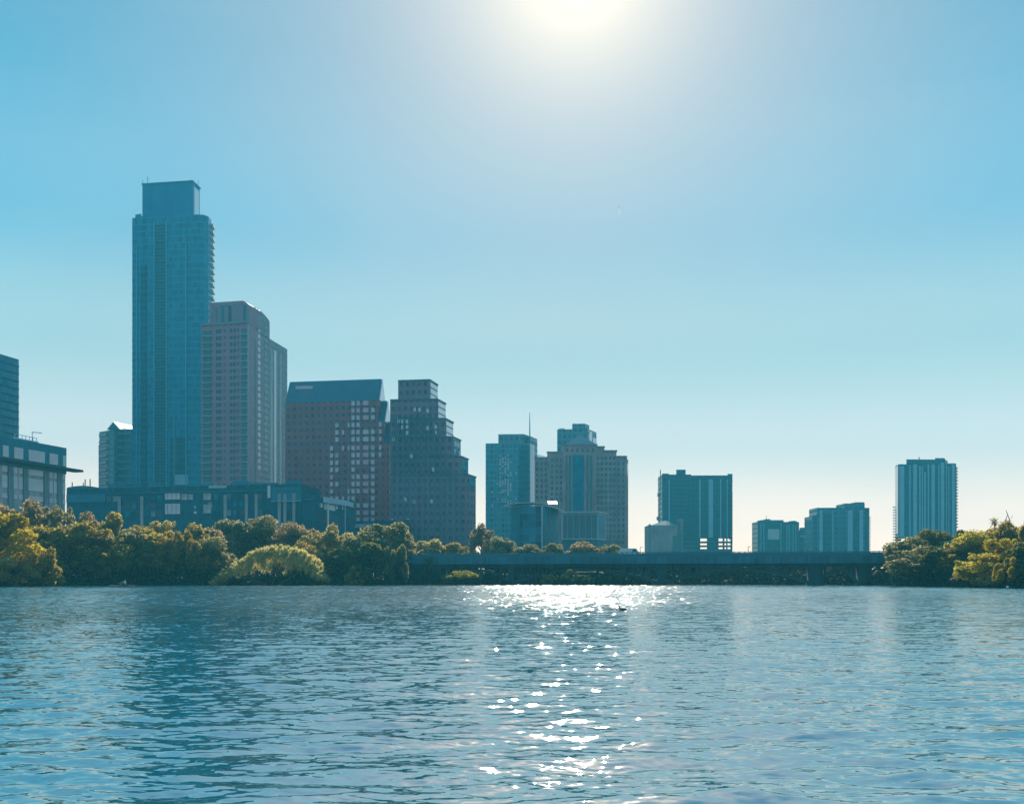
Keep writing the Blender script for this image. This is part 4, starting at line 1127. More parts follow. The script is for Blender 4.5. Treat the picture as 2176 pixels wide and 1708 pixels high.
# a white van crossing the bridge
c = fB.hit(1338) - bn * 2.2
van = thing('van', 'white delivery van driving over the bridge', 'van', (c.x, c.y, 6.6))
ang = math.atan2(bd.y, bd.x)
m = MB(); prof = [(-2.4, .35), (2.3, .35), (2.4, .8), (1.9, 1.05), (1.3, 1.85), (-2.4, 1.9)]
sidep = []
for sgn in (-0.95, 0.95):
    sidep.append([(c.x + bd.x * a_ + bn.x * sgn, c.y + bd.y * a_ + bn.y * sgn, 6.6 + z_) for a_, z_ in prof])
m.face(sidep[1]); m.face(list(reversed(sidep[0])))
for k in range(6): m.face([sidep[0][k], sidep[0][(k + 1) % 6], sidep[1][(k + 1) % 6], sidep[1][k]])
m.build('body', M['white_paint'], van)
for a_ in (-1.5, 1.5):
    for sgn in (-.85, .85):
        w = Vector((c.x + bd.x * a_ + bn.x * sgn, c.y + bd.y * a_ + bn.y * sgn, 6.95))
        MB().tube([w - Vector((*bn, 0)) * .12, w + Vector((*bn, 0)) * .12], 0.34, 12).build('wheel', M['ledge_dark'], van)
wf = Face(Vector((c.x, c.y)) + bn * .95 + bd * .5, Vector((c.x, c.y)) + bn * .95 + bd * 1.5)
piece(van, wf, (wf.p + wf.q) / 2, 0.9, 6.6 + 1.1, 6.6 + 1.65, M['win_dark'], 'window', 0.02)

# ---------------------------------------------------------------- trees
def leaf_mesh(name, pts, nrm, size, aspect, mat, droop=0.0, upb=0.3):
    n = len(pts)
    rnd = rng.normal(size=(n, 3)); d = nrm * 0.8 + rnd * 0.8; d /= np.linalg.norm(d, axis=1, keepdims=True) + 1e-9
    ref = rng.normal(size=(n, 3))
    if droop: ref = ref * (1 - droop) + np.array([0, 0, -1.0]) * droop * 2
    t1 = ref - (ref * d).sum(1, keepdims=True) * d; t1 /= np.linalg.norm(t1, axis=1, keepdims=True) + 1e-9
    t2 = np.cross(d, t1)
    s = size * rng.uniform(0.6, 1.35, (n, 1))
    a, b2 = t1 * s * aspect, t2 * s
    V = np.stack([pts - a, pts + b2 * 0.8 - a * 0.1, pts + a, pts - b2 * 0.8 + a * 0.1], 1).reshape(-1, 3)
    F = np.arange(n * 4).reshape(n, 4)
    return np_mesh(name, V, F, mat)

def crown_points(lobes, n, shell=0.55):
    w = np.array([l[3] * l[4] + l[3] * l[5] + l[4] * l[5] for l in lobes]); w /= w.sum()
    ids = rng.choice(len(lobes), n, p=w)
    L = np.array(lobes)[ids]
    d = rng.normal(size=(n, 3)); d /= np.linalg.norm(d, axis=1, keepdims=True)
    r = rng.uniform(shell ** 2, 1.0, (n, 1)) ** 0.5 * rng.uniform(0.9, 1.1, (n, 1))
    return L[:, :3] + d * r * L[:, 3:6], d

def make_lobes(kind, g):
    """crown lobes in a crown 12 m wide, reaching from the ground to 12 m"""
    L = []
    skew = g.uniform(-.09, .09, 2)
    if kind == 'round':
        for k in range(int(g.integers(20, 30))):
            a = g.uniform(0, 2 * math.pi); q = g.uniform(0, 1) ** 0.45; z = g.uniform(1.8, 10.4)
            lim = 4.9 * math.sqrt(max(0.08, 1 - ((z - 5.0) / 6.4) ** 2))
            r = g.uniform(0.8, 2.6)
            L.append((q * lim * math.cos(a) + skew[0] * z, q * lim * math.sin(a) + skew[1] * z, z, r, r * g.uniform(.8, 1.1), r * g.uniform(.6, 1.0)))
        for k in range(16):                                       # small outlying sprays break the outline
            a = g.uniform(0, 2 * math.pi); z = g.uniform(3.0, 11.2); r = g.uniform(0.45, 0.85)
            lim = 5.6 * math.sqrt(max(0.06, 1 - ((z - 5.0) / 6.8) ** 2))
            L.append((lim * math.cos(a) + skew[0] * z, lim * math.sin(a) + skew[1] * z, z, r, r, r * 0.8))
    elif kind == 'upright':
        for k in range(24):
            a = g.uniform(0, 2 * math.pi); q = g.uniform(0, 1) ** 0.5; z = g.uniform(1.8, 11.0)
            lim = 4.6 * (1 - (z / 12.5) ** 2.2) + 0.5
            r = g.uniform(0.9, 1.7)
            L.append((q * lim * math.cos(a), q * lim * math.sin(a), z, r, r, r * 1.1))
    elif kind == 'droop':
        for k in range(22):
            a = g.uniform(0, 2 * math.pi); q = g.uniform(0, 1) ** 0.5
            z = g.uniform(3.0, 10.6); lim = 5.2 * math.sqrt(max(0.1, 1 - ((z - 4) / 7.6) ** 2))
            L.append((q * lim * math.cos(a), q * lim * math.sin(a), z, 1.0, 1.0, g.uniform(1.6, 2.6)))
    elif kind == 'dome':
        for k in range(34):
            a = g.uniform(0, 2 * math.pi); q = g.uniform(0.1, 1) ** 0.5
            x, y = 5.4 * q * math.cos(a), 5.4 * q * math.sin(a)
            top = 11.2 * math.sqrt(max(0.05, 1 - (q * 0.97) ** 2))
            L.append((x, y, max(1.2, top - 1.3 * g.uniform(.6, 2.2)), 0.9, 0.9, 1.5))
    elif kind == 'low':
        for k in range(22):
            a = g.uniform(0, 2 * math.pi); q = g.uniform(0, 1) ** 0.5
            x, y = 5.2 * q * math.cos(a), 5.2 * q * math.sin(a)
            z = g.uniform(0.8, 10.4 * (1 - q * q * .6))
            L.append((x, y, z, 1.5, 1.5, 1.6))
    return L

PROTO = {}
def trunk_mesh(kind, g):
    m = MB()
    h = 7.5 if kind != 'dome' else 5
    m.tube([(0, 0, -0.4), (0.1, 0, h * .3), (0.25, 0.1, h * .65), (0.1, 0.2, h)], [0.42, 0.32, 0.24, 0.1], 7)
    for k in range(6):
        a = k * 1.05 + g.uniform(-.3, .3); z0 = h * g.uniform(.25, .7); r = g.uniform(2.4, 4.0)
        m.tube([(0.15, 0, z0), (r * .5 * math.cos(a), r * .5 * math.sin(a), z0 + 1.1), (r * math.cos(a), r * math.sin(a), z0 + g.uniform(2, 3.2))], [0.16, 0.1, 0.04], 5)
    me = bpy.data.meshes.new('trunk'); me.from_pydata(m.v, [], m.f); me.materials.append(M['bark'])
    return me
TR = {k: [trunk_mesh(k, random.Random(i)) for i in range(2)] for k in ('round', 'dome')}
def proto(kind, var, matname):
    key = (kind, var, matname)
    if key in PROTO: return PROTO[key]
    g = np.random.default_rng(100 + var * 7 + len(kind))
    base = (kind, var)
    lobes = make_lobes(kind, g)
    n = {'round': 11000, 'upright': 9000, 'droop': 9000, 'dome': 20000, 'low': 8000}[kind]
    pts, nr = crown_points(lobes, n, 0.5)
    if kind == 'dome':
        a = rng.uniform(0, 2 * math.pi, n); q = rng.uniform(0, 1, n) ** 0.5
        tuft = 0.5 + 0.25 * np.sin(7 * a + 3 * q) + 0.3 * np.sin(17 * q + 2 * a) + 0.25 * np.sin(23 * a - 9 * q)
        top = 10.6 * np.sqrt(np.maximum(0.0, 1 - (q * 0.985) ** 2.3)) + 0.9 * tuft
        z = np.maximum(0.1, top - 5.2 * rng.uniform(0, 1, n) ** 1.4)
        pts = np.stack([6.0 * q * np.cos(a), 6.0 * q * np.sin(a), z], 1)
        nr = np.stack([np.cos(a) * q, np.sin(a) * q, 0.4 * np.ones(n)], 1)
    pts[:, 2] = np.maximum(pts[:, 2], 0.05)
    if kind == 'dome':
        me = leaf_mesh('crown', pts, nr, 0.085, 5.5, M[matname], droop=0.7)
    elif kind == 'droop':
        me = leaf_mesh('crown', pts, nr, 0.18, 2.2, M[matname], droop=0.6)
    else:
        me = leaf_mesh('crown', pts, nr, 0.235, 1.35, M[matname], droop=0.3)
    PROTO[key] = me
    return me

def tree(name, label, u, vtop, wid, Y, kind, mat, group, var=0, cat='tree', zb=None, dep=None):
    var = (var + int(abs(u)) // 7) % 5
    x = X(u, Y); g = ground_z(x, Y) if zb is None else zb
    g = max(g, -0.1)
    H = Z(vtop, Y) - g; W = wid / FPX * Y
    t_ = thing(name, label, cat, (x, Y, g), group, rz=0.0)
    t_.rotation_euler = (0, 0, random.uniform(0, 6.28))
    sx, sz = W / 12.0 * 1.02, H / 12.0
    tr = bpy.data.objects.new('trunk', TR['dome' if kind in ('dome', 'low') else 'round'][var % 2]); COL.objects.link(tr); tr.parent = t_; tr.scale = (sx, sx, sz)
    cr = bpy.data.objects.new('crown', proto(kind, var, mat)); COL.objects.link(cr); cr.parent = t_; cr.scale = (sx, dep or sx, sz)
    if dep: t_.rotation_euler = (0, 0, 0)
    return t_

GL, GR, GB, GU = 'trees on the left bank', 'trees on the right bank', 'trees behind the bridge', 'trees under the bridge'
T = [
 # left bank, back row then front row: u, top v, width, distance, kind, leaf, variant, label
 (-35, 1062, 130, 236, 'round', 'leaf_rust', 0, 'brown tree at the left edge below the stone mid-rise'),
 (52, 1060, 125, 244, 'round', 'leaf_rust', 1, 'rusty brown crown hiding the foot of the stone mid-rise'),
 (128, 1072, 110, 250, 'round', 'leaf_grey', 2, 'grey green tree by the corner of the stone mid-rise'),
 (196, 1088, 105, 256, 'round', 'leaf_rust', 0, 'dull brown tree under the masts of the long low-rise'),
 (250, 1088, 110, 254, 'upright', 'leaf_olive', 1, 'olive tree topped with tan below the white roofed tower'),
 (305, 1112, 110, 252, 'round', 'leaf_olive', 2, 'yellow olive tree below the skyscraper, its outer edge ragged'),
 (352, 1104, 90, 262, 'round', 'leaf_tan', 0, 'tan topped tree directly below the skyscraper'),
 (400, 1112, 120, 256, 'round', 'leaf_olive', 1, 'rounded olive tree between the skyscraper and the brick tower'),
 (455, 1120, 100, 266, 'round', 'leaf_rust', 2, 'brownish tree in the dip below the brick tower'),
 (505, 1102, 110, 276, 'round', 'leaf_grey', 0, 'tall grey green tree below the brick tower'),
 (562, 1097, 120, 280, 'round', 'leaf_grey', 1, 'broad grey green tree peeping over the yellow willow bush'),
 (625, 1110, 110, 278, 'round', 'leaf_rust', 2, 'faded brown tree below the white fascia pavilion'),
 (668, 1128, 100, 268, 'round', 'leaf_tan', 0, 'tan tree just left of the white column'),
 (716, 1113, 84, 264, 'round', 'leaf_tan', 1, 'sandy tree with a rounded top below the granite block'),
 (770, 1128, 120, 262, 'round', 'leaf_grey', 1, 'dark green tree in the shade of the granite block'),
 (822, 1103, 125, 264, 'round', 'leaf_grey', 2, 'large grey green tree before the stepped office'),
 (868, 1140, 70, 270, 'upright', 'leaf_rust', 0, 'brown tree by the bridge end below the stepped office'),
 (-15, 1082, 200, 216, 'round', 'leaf_yellow', 0, 'bright golden tree cut off by the left edge'),
 (20, 1165, 120, 210, 'low', 'leaf_tan', 1, 'brown gold shrub at the waterline by the left edge'),
 (92, 1152, 80, 214, 'low', 'leaf_olive', 0, 'olive gold shrub leaning over the water beside the golden tree'),
 (120, 1116, 140, 232, 'round', 'leaf_olive', 0, 'dark tree behind the golden shrubs'),
 (190, 1108, 150, 236, 'round', 'leaf_olive', 1, 'deep green tree on the bank above the rower'),
 (262, 1118, 140, 240, 'round', 'leaf_grey', 2, 'dark spreading tree right of the rower'),
 (330, 1130, 130, 244, 'round', 'leaf_olive', 0, 'shaded green tree left of the willow bush'),
 (392, 1135, 120, 246, 'droop', 'leaf_olive', 0, 'drooping olive tree near the middle of the left bank'),
 (455, 1142, 120, 250, 'round', 'leaf_grey', 1, 'dark tree leaning over the yellow willow bush'),
 (640, 1150, 110, 256, 'round', 'leaf_olive', 2, 'light olive tree behind the right end of the willow bush'),
 (735, 1160, 110, 253, 'round', 'leaf_dark', 2, 'low dark tree right of the willow bush'),
 (790, 1150, 110, 254, 'round', 'leaf_dark', 0, 'dark green waterside tree before the granite block'),
 (836, 1150, 70, 252, 'droop', 'leaf_grey', 1, 'hanging grey green tree at the bridge end'),
 (752, 1196, 42, 249, 'low', 'leaf_tan', 0, 'small tan bush at the water right of the willow bush'),
]
for u, vt, w, Y, kd, mt, var, lab in T:
    tree('shrub' if kd == 'low' else 'tree', lab, u, vt, w, Y, kd, mt, GL, var, 'shrub' if kd == 'low' else 'tree')
def plume_bush():
    Yb = 246.0
    root = thing('willow_bush', 'wide feathery yellow willow bush arching over the left bank waterline', 'bush', (X(577, Yb), Yb, 0.1), GL)
    prof = [(455, 1236), (470, 1218), (485, 1204), (505, 1192), (525, 1178), (545, 1168), (565, 1161), (590, 1158), (615, 1161), (640, 1167), (660, 1176), (676, 1188), (688, 1206), (696, 1232)]
    g = np.random.default_rng(21)
    P, Dn = [], []
    for i in range(760):
        u = g.uniform(458, 694)
        vt = np.interp(u, [p_[0] for p_ in prof], [p_[1] for p_ in prof])
        Ht = Z(vt, Yb) - 0.1
        q = g.uniform(-1, 1)                                  # depth across the bush
        h = Ht * math.sqrt(max(0.0, 1 - 0.8 * q * q)) - abs(g.normal(0, 0.6))
        cu = (u - 577) / 118
        if h < Ht * 0.24 and abs(cu) < 0.72: continue
        x, y, z = X(u, Yb), Yb + q * 5.0, max(0.5, h)
        lean = Vector((cu * 0.9 + g.normal(0, .25), q * 0.8 + g.normal(0, .25), 1.0)).normalized()
        L = g.uniform(0.8, 1.55)
        for k in range(60):
            t_ = g.uniform(0, 1) ** 0.8
            w = (1 - t_) * 0.5 + 0.06
            p_ = Vector((x, y, z)) + lean * (L * (t_ - 0.75)) + Vector(g.normal(0, 1, 3)) * w * 0.6
            P.append((p_.x - X(577, Yb), p_.y - Yb, max(0.02, p_.z - 0.1)))
            Dn.append((lean.x + g.normal(0, .35), lean.y + g.normal(0, .35), lean.z))
    P = np.array(P); Dn = np.array(Dn); Dn /= np.linalg.norm(Dn, axis=1, keepdims=True)
    r = g.normal(size=P.shape); n_ = r - (r * Dn).sum(1, keepdims=True) * Dn; n_ /= np.linalg.norm(n_, axis=1, keepdims=True)
    sd = np.cross(Dn, n_); ln = g.uniform(.22, .5, (len(P), 1)); wd = g.uniform(.035, .075, (len(P), 1))
    V = np.stack([P - Dn * ln, P + sd * wd, P + Dn * ln, P - sd * wd], 1).reshape(-1, 3)
    me = np_mesh('crown', V, np.arange(len(P) * 4).reshape(-1, 4), M['leaf_plume'])
    c = bpy.data.objects.new('crown', me); COL.objects.link(c); c.parent = root
    m = MB()
    for k in range(14):
        a = k * .9; xx = X(577, Yb) + g.uniform(-6, 6)
        m.tube([(xx * .3 + X(577, Yb) * .7, Yb, 0), (xx, Yb + math.sin(a), 2.0), (xx + (xx - X(577, Yb)) * .4, Yb + 2 * math.sin(a), 4.0)], [.12, .08, .04], 5)
    m.build('stem', M['bark'], root)
plume_bush()

T = [
 (905, 1143, 90, 300, 'round', 'leaf_tan', 0, 'orange tan tree above the left end of the bridge'),
 (962, 1152, 80, 305, 'round', 'leaf_olive', 1, 'olive tree above the bridge below the stepped office'),
 (1022, 1112, 66, 330, 'round', 'leaf_rust', 2, 'narrow brown tree in the gap between stepped office and spire tower'),
 (1060, 1140, 70, 320, 'round', 'leaf_grey', 0, 'grey green tree at the foot of the spire tower'),
 (1120, 1156, 80, 310, 'round', 'leaf_grey', 1, 'low grey tree before the glass hall'),
 (1172, 1152, 60, 310, 'round', 'leaf_grey', 2, 'pale domed tree between the hall and pavilion'),
 (1235, 1150, 90, 315, 'round', 'leaf_rust', 0, 'dull brown tree below the glass pavilion'),
 (1290, 1155, 70, 315, 'round', 'leaf_grey', 1, 'grey tree before the limestone office'),
]
for u, vt, w, Y, kd, mt, var, lab in T: tree('tree', lab, u, vt, w, Y, kd, mt, GB, var)
T = [
 (984, 1203, 68, 247, 'low', 'leaf_gold', 1, 'sunlit golden tree framed beneath the bridge'),
 (1212, 1205, 44, 246.5, 'low', 'leaf_tan', 2, 'tan tree lit beneath the middle of the bridge'),
 (1252, 1219, 36, 246, 'low', 'leaf_tan', 1, 'small tan bush beneath the bridge'),
 (1168, 1210, 40, 248, 'low', 'leaf_olive', 0, 'olive tree in a bridge arch left of the tan tree'),
 (1690, 1212, 44, 268, 'low', 'leaf_olive', 1, 'pale olive bush left of the widest pier'),
 (1756, 1200, 34, 262, 'upright', 'leaf_rust', 0, 'brown tree right of the widest pier'),
 (1802, 1206, 66, 258, 'low', 'leaf_rust', 2, 'brown bush in the last full arch'),
 (1862, 1204, 70, 250, 'low', 'leaf_rust', 0, 'brown bush beside the last pier'),
]
for u, vt, w, Y, kd, mt, var, lab in T: tree('tree', lab, u, vt, w, Y, kd, mt, GU, var)
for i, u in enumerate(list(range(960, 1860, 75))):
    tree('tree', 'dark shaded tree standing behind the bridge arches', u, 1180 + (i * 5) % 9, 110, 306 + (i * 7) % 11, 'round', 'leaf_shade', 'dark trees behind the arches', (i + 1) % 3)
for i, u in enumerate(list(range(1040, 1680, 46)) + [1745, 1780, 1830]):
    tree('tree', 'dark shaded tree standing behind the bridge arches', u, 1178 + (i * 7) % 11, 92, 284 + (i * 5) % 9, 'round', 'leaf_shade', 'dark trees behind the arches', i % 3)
T = [
 (1938, 1140, 110, 232, 'round', 'leaf_grey', 0, 'grey green tree where the bridge meets the right bank'),
 (1988, 1121, 130, 230, 'round', 'leaf_dark', 1, 'tall dark tree at the foot of the striped tower'),
 (2042, 1130, 70, 236, 'upright', 'leaf_dark', 2, 'thin dark tree in the gap right of the striped tower'),
 (1972, 1158, 160, 212, 'round', 'leaf_grey', 2, 'broad grey green tree overhanging the water near the bridge'),
 (2025, 1155, 130, 206, 'round', 'leaf_dark', 0, 'dark waterside tree left of the yellow trees'),
 (2070, 1128, 125, 203, 'round', 'leaf_gold', 1, 'golden olive tree with a high rounded top on the right bank'),
 (2118, 1116, 110, 208, 'round', 'leaf_olive', 0, 'olive tree below the spiky palm'),
 (2150, 1106, 100, 198, 'round', 'leaf_olive', 1, 'light olive tree with upright shoots near the right edge'),
 (2190, 1084, 60, 190, 'upright', 'leaf_tan', 0, 'tall tan tree cut off by the right edge'),
 (2134, 1142, 105, 184, 'round', 'leaf_yellow', 1, 'bright yellow drooping tree near the right edge'),
 (2182, 1150, 100, 176, 'round', 'leaf_dark', 2, 'dark tree at the right edge beside the yellow one'),
 (2090, 1172, 135, 186, 'round', 'leaf_gold', 2, 'golden brown tree low over the water'),
 (2148, 1188, 80, 174, 'droop', 'leaf_yellow', 0, 'small yellow weeping tree at the right bank waterline'),
 (2052, 1200, 60, 194, 'low', 'leaf_rust', 0, 'rusty bush at the waterline of the right bank'),
 (2100, 1212, 70, 182, 'low', 'leaf_tan', 1, 'tan bush at the waterline below the golden brown tree'),
]
for u, vt, w, Y, kd, mt, var, lab in T: tree('shrub' if kd == 'low' else 'tree', lab, u, vt, w, Y, kd, mt, GR, var, 'shrub' if kd == 'low' else 'tree')

# spiky palm and bare saplings on the right bank
x, y = at(2114, 212)
pz = ground_z(x, y)
pt = thing('fan_palm', 'spiky grey fan palm standing above the right bank trees', 'palm', (x, y, pz))
ph = Z(1112, y) - pz
MB().tube([(x, y, pz - .3), (x + .1, y, pz + ph * .5), (x, y, pz + ph)], [0.3, 0.24, 0.2], 8).build('trunk', M['bark'], pt)
m = MB(); g = random.Random(3)
for k in range(46):
    a = g.uniform(0, 6.28); e = g.uniform(-0.5, 1.35); L = g.uniform(1.0, 1.9)
    d = Vector((math.cos(a) * math.cos(e), math.sin(a) * math.cos(e), math.sin(e)))
    s = d.cross(Vector((0, 0, 1))).normalized() * 0.13
    o = Vector((x, y, pz + ph)); tip = o + d * L + Vector((0, 0, -.25 * L * math.cos(e)))
    mid = o + d * L * .55
    m.face([o, mid + s, tip, mid - s])
m.build('crown', M['leaf_grey'], pt)
for u, vt, lean, Y, lab in ((2131, 1094, 0.9, 208, 'short bare sapling bending over the right bank trees'), (2148, 1084, -0.9, 206, 'taller bare sapling arching above the right bank trees')):
    x, y = at(u, Y); z0 = ground_z(x, y); z1 = Z(vt, Y)
    s_ = thing('bare_sapling', lab, 'sapling', (x, y, z0), 'bare saplings on the right bank')
    hh = z1 - z0
    MB().tube([(x, y, z0 - .2), (x, y, z0 + hh * .6), (x + lean * .25, y, z0 + hh * .85), (x + lean, y, z1)], [0.12, 0.1, 0.08, 0.05], 6).build('trunk', M['bark'], s_)
    m = MB()
    for k in range(4):
        zq = z0 + hh * (.6 + .09 * k); sg = 1 if k % 2 else -1
        m.tube([(x, y, zq), (x + sg * .5, y + .2, zq + .6)], [0.04, 0.02], 5)
    m.build('twig', M['bark'], s_)

# undergrowth along the waterline
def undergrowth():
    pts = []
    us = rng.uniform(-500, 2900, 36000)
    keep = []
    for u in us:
        Y0 = shore_u(u) - (1.5 if 470 < u < 680 else 0)  # dark leaves pulled forward to stand for the shadow beneath the willow bush
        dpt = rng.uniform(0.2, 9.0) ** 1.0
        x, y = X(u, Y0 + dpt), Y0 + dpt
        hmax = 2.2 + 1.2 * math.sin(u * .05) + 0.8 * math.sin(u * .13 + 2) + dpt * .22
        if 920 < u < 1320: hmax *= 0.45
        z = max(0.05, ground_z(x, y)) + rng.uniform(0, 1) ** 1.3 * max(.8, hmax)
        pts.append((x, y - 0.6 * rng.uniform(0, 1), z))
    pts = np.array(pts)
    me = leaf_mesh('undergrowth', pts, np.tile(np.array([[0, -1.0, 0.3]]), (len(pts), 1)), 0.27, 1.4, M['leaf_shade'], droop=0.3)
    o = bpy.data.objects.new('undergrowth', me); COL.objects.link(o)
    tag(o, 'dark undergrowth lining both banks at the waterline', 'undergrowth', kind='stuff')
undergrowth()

# ---------------------------------------------------------------- rower, birds, buoy, aeroplane
def skin_body(name, joints, edges, mat, parent=None, loc=(0, 0, 0), levels=2):
    """joints: name -> (x, y, z, radius); one continuous skinned surface"""
    names = list(joints)
    me = bpy.data.meshes.new(name)
    me.from_pydata([joints[n][:3] for n in names], [(names.index(a), names.index(b_)) for a, b_ in edges], [])
    o = bpy.data.objects.new(name, me); COL.objects.link(o)
    sk = o.modifiers.new('skin', 'SKIN'); sub = o.modifiers.new('sub', 'SUBSURF'); sub.levels = levels; sub.render_levels = levels
    lay = me.skin_vertices[0].data if me.skin_vertices else None
    for i, n in enumerate(names):
        lay[i].radius = (joints[n][3], joints[n][3]); lay[i].use_root = (i == 0)
    me.materials.append(mat)
    if parent: o.parent = parent
    o.location = loc
    return o

M['skin'] = plain('skin', (0.35, 0.2, 0.14), 0.6)
M['shirt'] = plain('shirt', (0.62, 0.64, 0.68), 0.8)
M['shorts'] = plain('shorts', (0.05, 0.06, 0.08), 0.8)
M['hair'] = plain('hair', (0.05, 0.035, 0.025), 0.7)
M['hull'] = plain('hull', (0.20, 0.17, 0.17), 0.35)
M['hull_dark'] = plain('hull_dark', (0.05, 0.07, 0.09), 0.5)
rY = 190.0; rx = X(264, rY)
kay = thing('kayak', 'long low pale kayak on the water below the dark left bank trees', 'kayak', (rx, rY, 0.0))
m = MB(); secs = []
for k in range(15):
    q = k / 14; xx = -2.6 + 4.4 * q; w = 0.34 * math.sin(math.pi * min(1, max(0, q * .96 + .02))) ** 0.6 + .015; hh = 0.24 + 0.14 * abs(2 * q - 1) ** 3
    secs.append([(rx + xx, rY - w, hh), (rx + xx, rY - w * .7, 0.02), (rx + xx, rY, -0.08), (rx + xx, rY + w * .7, 0.02), (rx + xx, rY + w, hh), (rx + xx, rY, hh + 0.07)])
for a_, c_ in zip(secs[:-1], secs[1:]):
    for k in range(6): m.face([a_[k], c_[k], c_[(k + 1) % 6], a_[(k + 1) % 6]])
m.face(secs[0]); m.face(list(reversed(secs[-1])))
m.build('hull', M['hull'], kay, smooth=True)
m = MB(); n = 16
ring = [(rx + 0.15 + 0.5 * math.cos(k * 2 * math.pi / n), rY + 0.24 * math.sin(k * 2 * math.pi / n)) for k in range(n)]
m.prism(ring, 0.24, 0.36); m.build('cockpit_rim', M['hull_dark'], kay)
J = {'pelvis': (0, 0, 0.40, 0.17), 'waist': (-0.03, 0, 0.62, 0.145), 'chest': (-0.08, 0, 0.85, 0.17), 'neckbase': (-0.12, 0, 1.02, 0.09), 'neck': (-0.14, 0, 1.09, 0.055), 'head': (-0.16, 0, 1.20, 0.10), 'crown': (-0.16, 0, 1.31, 0.075)}
Ed = [('pelvis', 'waist'), ('waist', 'chest'), ('chest', 'neckbase'), ('neckbase', 'neck'), ('neck', 'head'), ('head', 'crown')]
for s, nm in ((-1, 'l'), (1, 'r')):
    J.update({nm + 'hip': (-0.08, s * .12, .38, .11), nm + 'knee': (-0.52, s * .16, .55, .075), nm + 'ankle': (-0.92, s * .12, .33, .05), nm + 'toe': (-1.02, s * .12, .46, .035),
              nm + 'sh': (-0.10, s * .20, .97, .075), nm + 'elbow': (-0.30, s * .30, .72, .05), nm + 'wrist': (-0.52, s * .28, .82, .032), nm + 'palm': (-0.59, s * .28, .84, .034)})
    Ed += [('pelvis', nm + 'hip'), (nm + 'hip', nm + 'knee'), (nm + 'knee', nm + 'ankle'), (nm + 'ankle', nm + 'toe'), ('neckbase', nm + 'sh'), (nm + 'sh', nm + 'elbow'), (nm + 'elbow', nm + 'wrist'), (nm + 'wrist', nm + 'palm')]
    for f_ in range(4):
        dy = (f_ - 1.5) * 0.021; ln = (.035, .042, .040, .032)[f_]
        J[nm + 'f%da' % f_] = (-0.59 - ln, s * .28 + dy, .865, .0095); J[nm + 'f%db' % f_] = (-0.59 - ln - .008, s * .28 + dy, .83, .008)
        Ed += [(nm + 'palm', nm + 'f%da' % f_), (nm + 'f%da' % f_, nm + 'f%db' % f_)]
    J[nm + 'ta'] = (-0.58, s * .28 - s * .04, .825, .011); J[nm + 'tb'] = (-0.615, s * .28 - s * .045, .805, .009)
    Ed += [(nm + 'palm', nm + 'ta'), (nm + 'ta', nm + 'tb')]
J['nose'] = (-0.275, 0, 1.19, 0.018); Ed.append(('head', 'nose'))
per = skin_body('person', J, Ed, M['skin'], None, (rx + 0.2, rY, 0.03), 2)
tag(per, 'person in a pale shirt sitting in the kayak with knees bent', 'person')
def kid(name, mat, js, es): return skin_body(name, js, es, mat, per, (0, 0, 0), 2)
sub = lambda ks, d: {k: (*J[k][:3], J[k][3] + d) for k in ks}
sj = sub(['pelvis', 'waist', 'chest', 'neckbase', 'lsh', 'rsh'], 0.018)
sj['lsl'] = (-0.21, -.255, .84, .075); sj['rsl'] = (-0.21, .255, .84, .075)
kid('shirt', M['shirt'], sj, [('pelvis', 'waist'), ('waist', 'chest'), ('chest', 'neckbase'), ('neckbase', 'lsh'), ('neckbase', 'rsh'), ('lsh', 'lsl'), ('rsh', 'rsl')])
pj = sub(['pelvis', 'lhip', 'rhip', 'lknee', 'rknee'], 0.016); pj['pelvis'] = (0, 0, .38, .192)
kid('shorts', M['shorts'], pj, [('pelvis', 'lhip'), ('pelvis', 'rhip'), ('lhip', 'lknee'), ('rhip', 'rknee')])
kid('hair', M['hair'], {'a': (-0.135, 0, 1.24, .098), 'b': (-0.14, 0, 1.32, .082), 'c': (-0.10, 0, 1.18, .075)}, [('a', 'b'), ('a', 'c')])
pad = thing('paddle', 'double bladed paddle held across the kayak', 'paddle', (rx - .43, rY, 0.88))
MB().tube([(rx - .43, rY - 1.05, 0.70), (rx - .42, rY + 1.05, 1.02)], 0.016, 8).build('shaft', M['hull_dark'], pad)
for s in (-1, 1):
    m = MB(); yc = rY + s * 1.25; zc = 0.86 + s * .19
    m.prism([(rx - .44, yc - .22), (rx - .42, yc - .22), (rx - .42, yc + .22), (rx - .44, yc + .22)], zc - .09, zc + .09); m.build('blade', M['hull_dark'], pad)

# water bird with an upright neck
dY = 51.5; dx = X(1323, dY)
M['feather'] = plain('feather', (0.03, 0.035, 0.04), 0.6, vary=0.5, scale=8)
BJ = {'body': (0, 0, .07, .085), 'rump': (.16, 0, .06, .06), 'tail': (.27, 0, .065, .02), 'breast': (-.13, 0, .06, .07), 'n1': (-.19, 0, .13, .035), 'n2': (-.185, 0, .22, .026), 'head': (-.205, 0, .285, .036), 'bill': (-.29, 0, .28, .009)}
BJ = {k: tuple(c * 0.8 for c in v) for k, v in BJ.items()}
bird = skin_body('water_bird', BJ, [('body', 'rump'), ('rump', 'tail'), ('body', 'breast'), ('breast', 'n1'), ('n1', 'n2'), ('n2', 'head'), ('head', 'bill')], M['feather'], None, (dx, dY, 0.015), 2)
tag(bird, 'dark water bird with a raised neck floating in the sun glitter', 'bird')

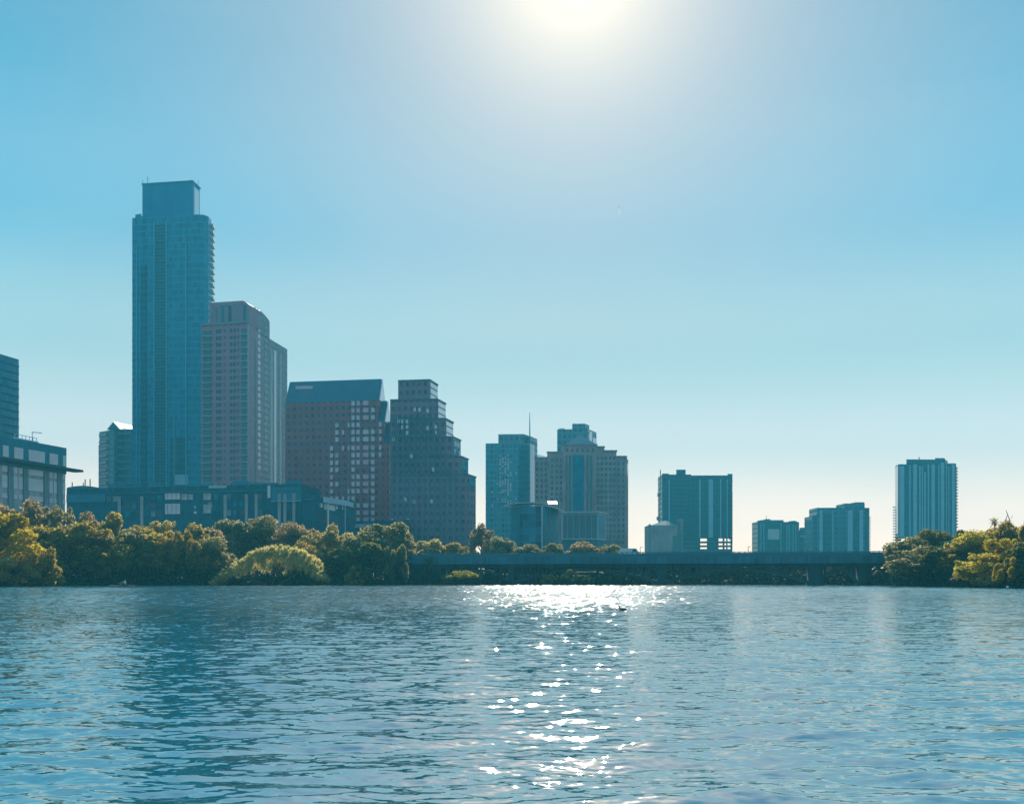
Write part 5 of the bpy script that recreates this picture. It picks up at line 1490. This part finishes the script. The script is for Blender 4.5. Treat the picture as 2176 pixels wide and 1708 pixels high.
bY = 170.0; bx = X(2141, bY)
bu = thing('buoy', 'small white buoy floating by the right bank', 'buoy', (bx, bY, 0))
m = MB(); n = 12
for i in range(8):
    a0, a1 = -math.pi / 2 + math.pi * i / 8, -math.pi / 2 + math.pi * (i + 1) / 8
    for k in range(n):
        c0, c1 = 2 * math.pi * k / n, 2 * math.pi * (k + 1) / n
        P_ = lambda a_, c_: (bx + .24 * math.cos(a_) * math.cos(c_), bY + .24 * math.cos(a_) * math.sin(c_), .15 + .26 * math.sin(a_))
        m.face([P_(a0, c0), P_(a0, c1), P_(a1, c1), P_(a1, c0)])
m.build('float', M['white_paint'], bu, smooth=True)
MB().tube([(bx, bY, .38), (bx, bY, .52)], .05, 8).build('handle', M['steel'], bu)

# small aircraft high over the lake
t = NT('vapour'); tl = t.n('ShaderNodeBsdfTranslucent'); tl.inputs[0].default_value = (.95, .95, .95, 1); df = t.n('ShaderNodeBsdfDiffuse'); df.inputs[0].default_value = (.9, .9, .9, 1)
mx = t.n('ShaderNodeMixShader'); t.l(tl.outputs[0], mx.inputs[1]); t.l(df.outputs[0], mx.inputs[2]); t.l(mx.outputs[0], t.out.inputs[0]); M['vapour'] = t.m
aY = 2600.0; a0 = Vector((X(1315, aY), aY, Z(440, aY)))
pl = thing('aeroplane', 'tiny white aeroplane with a short vapour trail high in the sky', 'aeroplane', a0)
dv_ = Vector((3.2, 14, -14.5)); dn = dv_.normalized()
MB().tube([a0 - dn * 3.5, a0 - dn * 2.5, a0 + dn * 3, a0 + dn * 4], [.2, .8, .8, .25], 8).build('fuselage', M['vapour'], pl)
sd = Vector((1, 0, 0.1)); m = MB()
m.face([a0 - sd * 5, a0 + dn * 1.2 - sd * 5, a0 + dn * 1.6 + sd * 5, a0 + sd * 5]); m.face([a0 - sd * 5 - Vector((0, 0, .2)), a0 + sd * 5 - Vector((0, 0, .2)), a0 + dn * 1.6 + sd * 5 - Vector((0, 0, .2)), a0 + dn * 1.2 - sd * 5 - Vector((0, 0, .2))])
m.build('wing', M['vapour'], pl)
m = MB(); e_ = a0 + dv_ * 1.05; s_ = a0 + dn * 4.5
for w_ in (Vector((1.1, 0, 0)), Vector((0.5, 0.9, 0.9))):
    m.face([s_ - w_ * .6, (s_ + e_) / 2 - w_, e_, (s_ + e_) / 2 + w_, s_ + w_ * .6])
m.build('vapour_trail', M['vapour'], pl)

# ---------------------------------------------------------------- haze
def haze():
    t = NT('haze_air')
    pv = t.n('ShaderNodeVolumePrincipled')
    pv.inputs['Color'].default_value = (0.12, 0.72, 0.92, 1); pv.inputs['Density'].default_value = 0.00039; pv.inputs['Anisotropy'].default_value = 0.15
    t.l(pv.outputs[0], t.out.inputs['Volume'])
    m = MB(); m.prism([(-700, -120), (700, -120), (700, 1300), (-700, 1300)], -4, 222)
    o = m.build('haze', t.m); tag(o, kind='stuff', label='thin bluish haze lying over the lake and skyline', cat='haze')
haze()
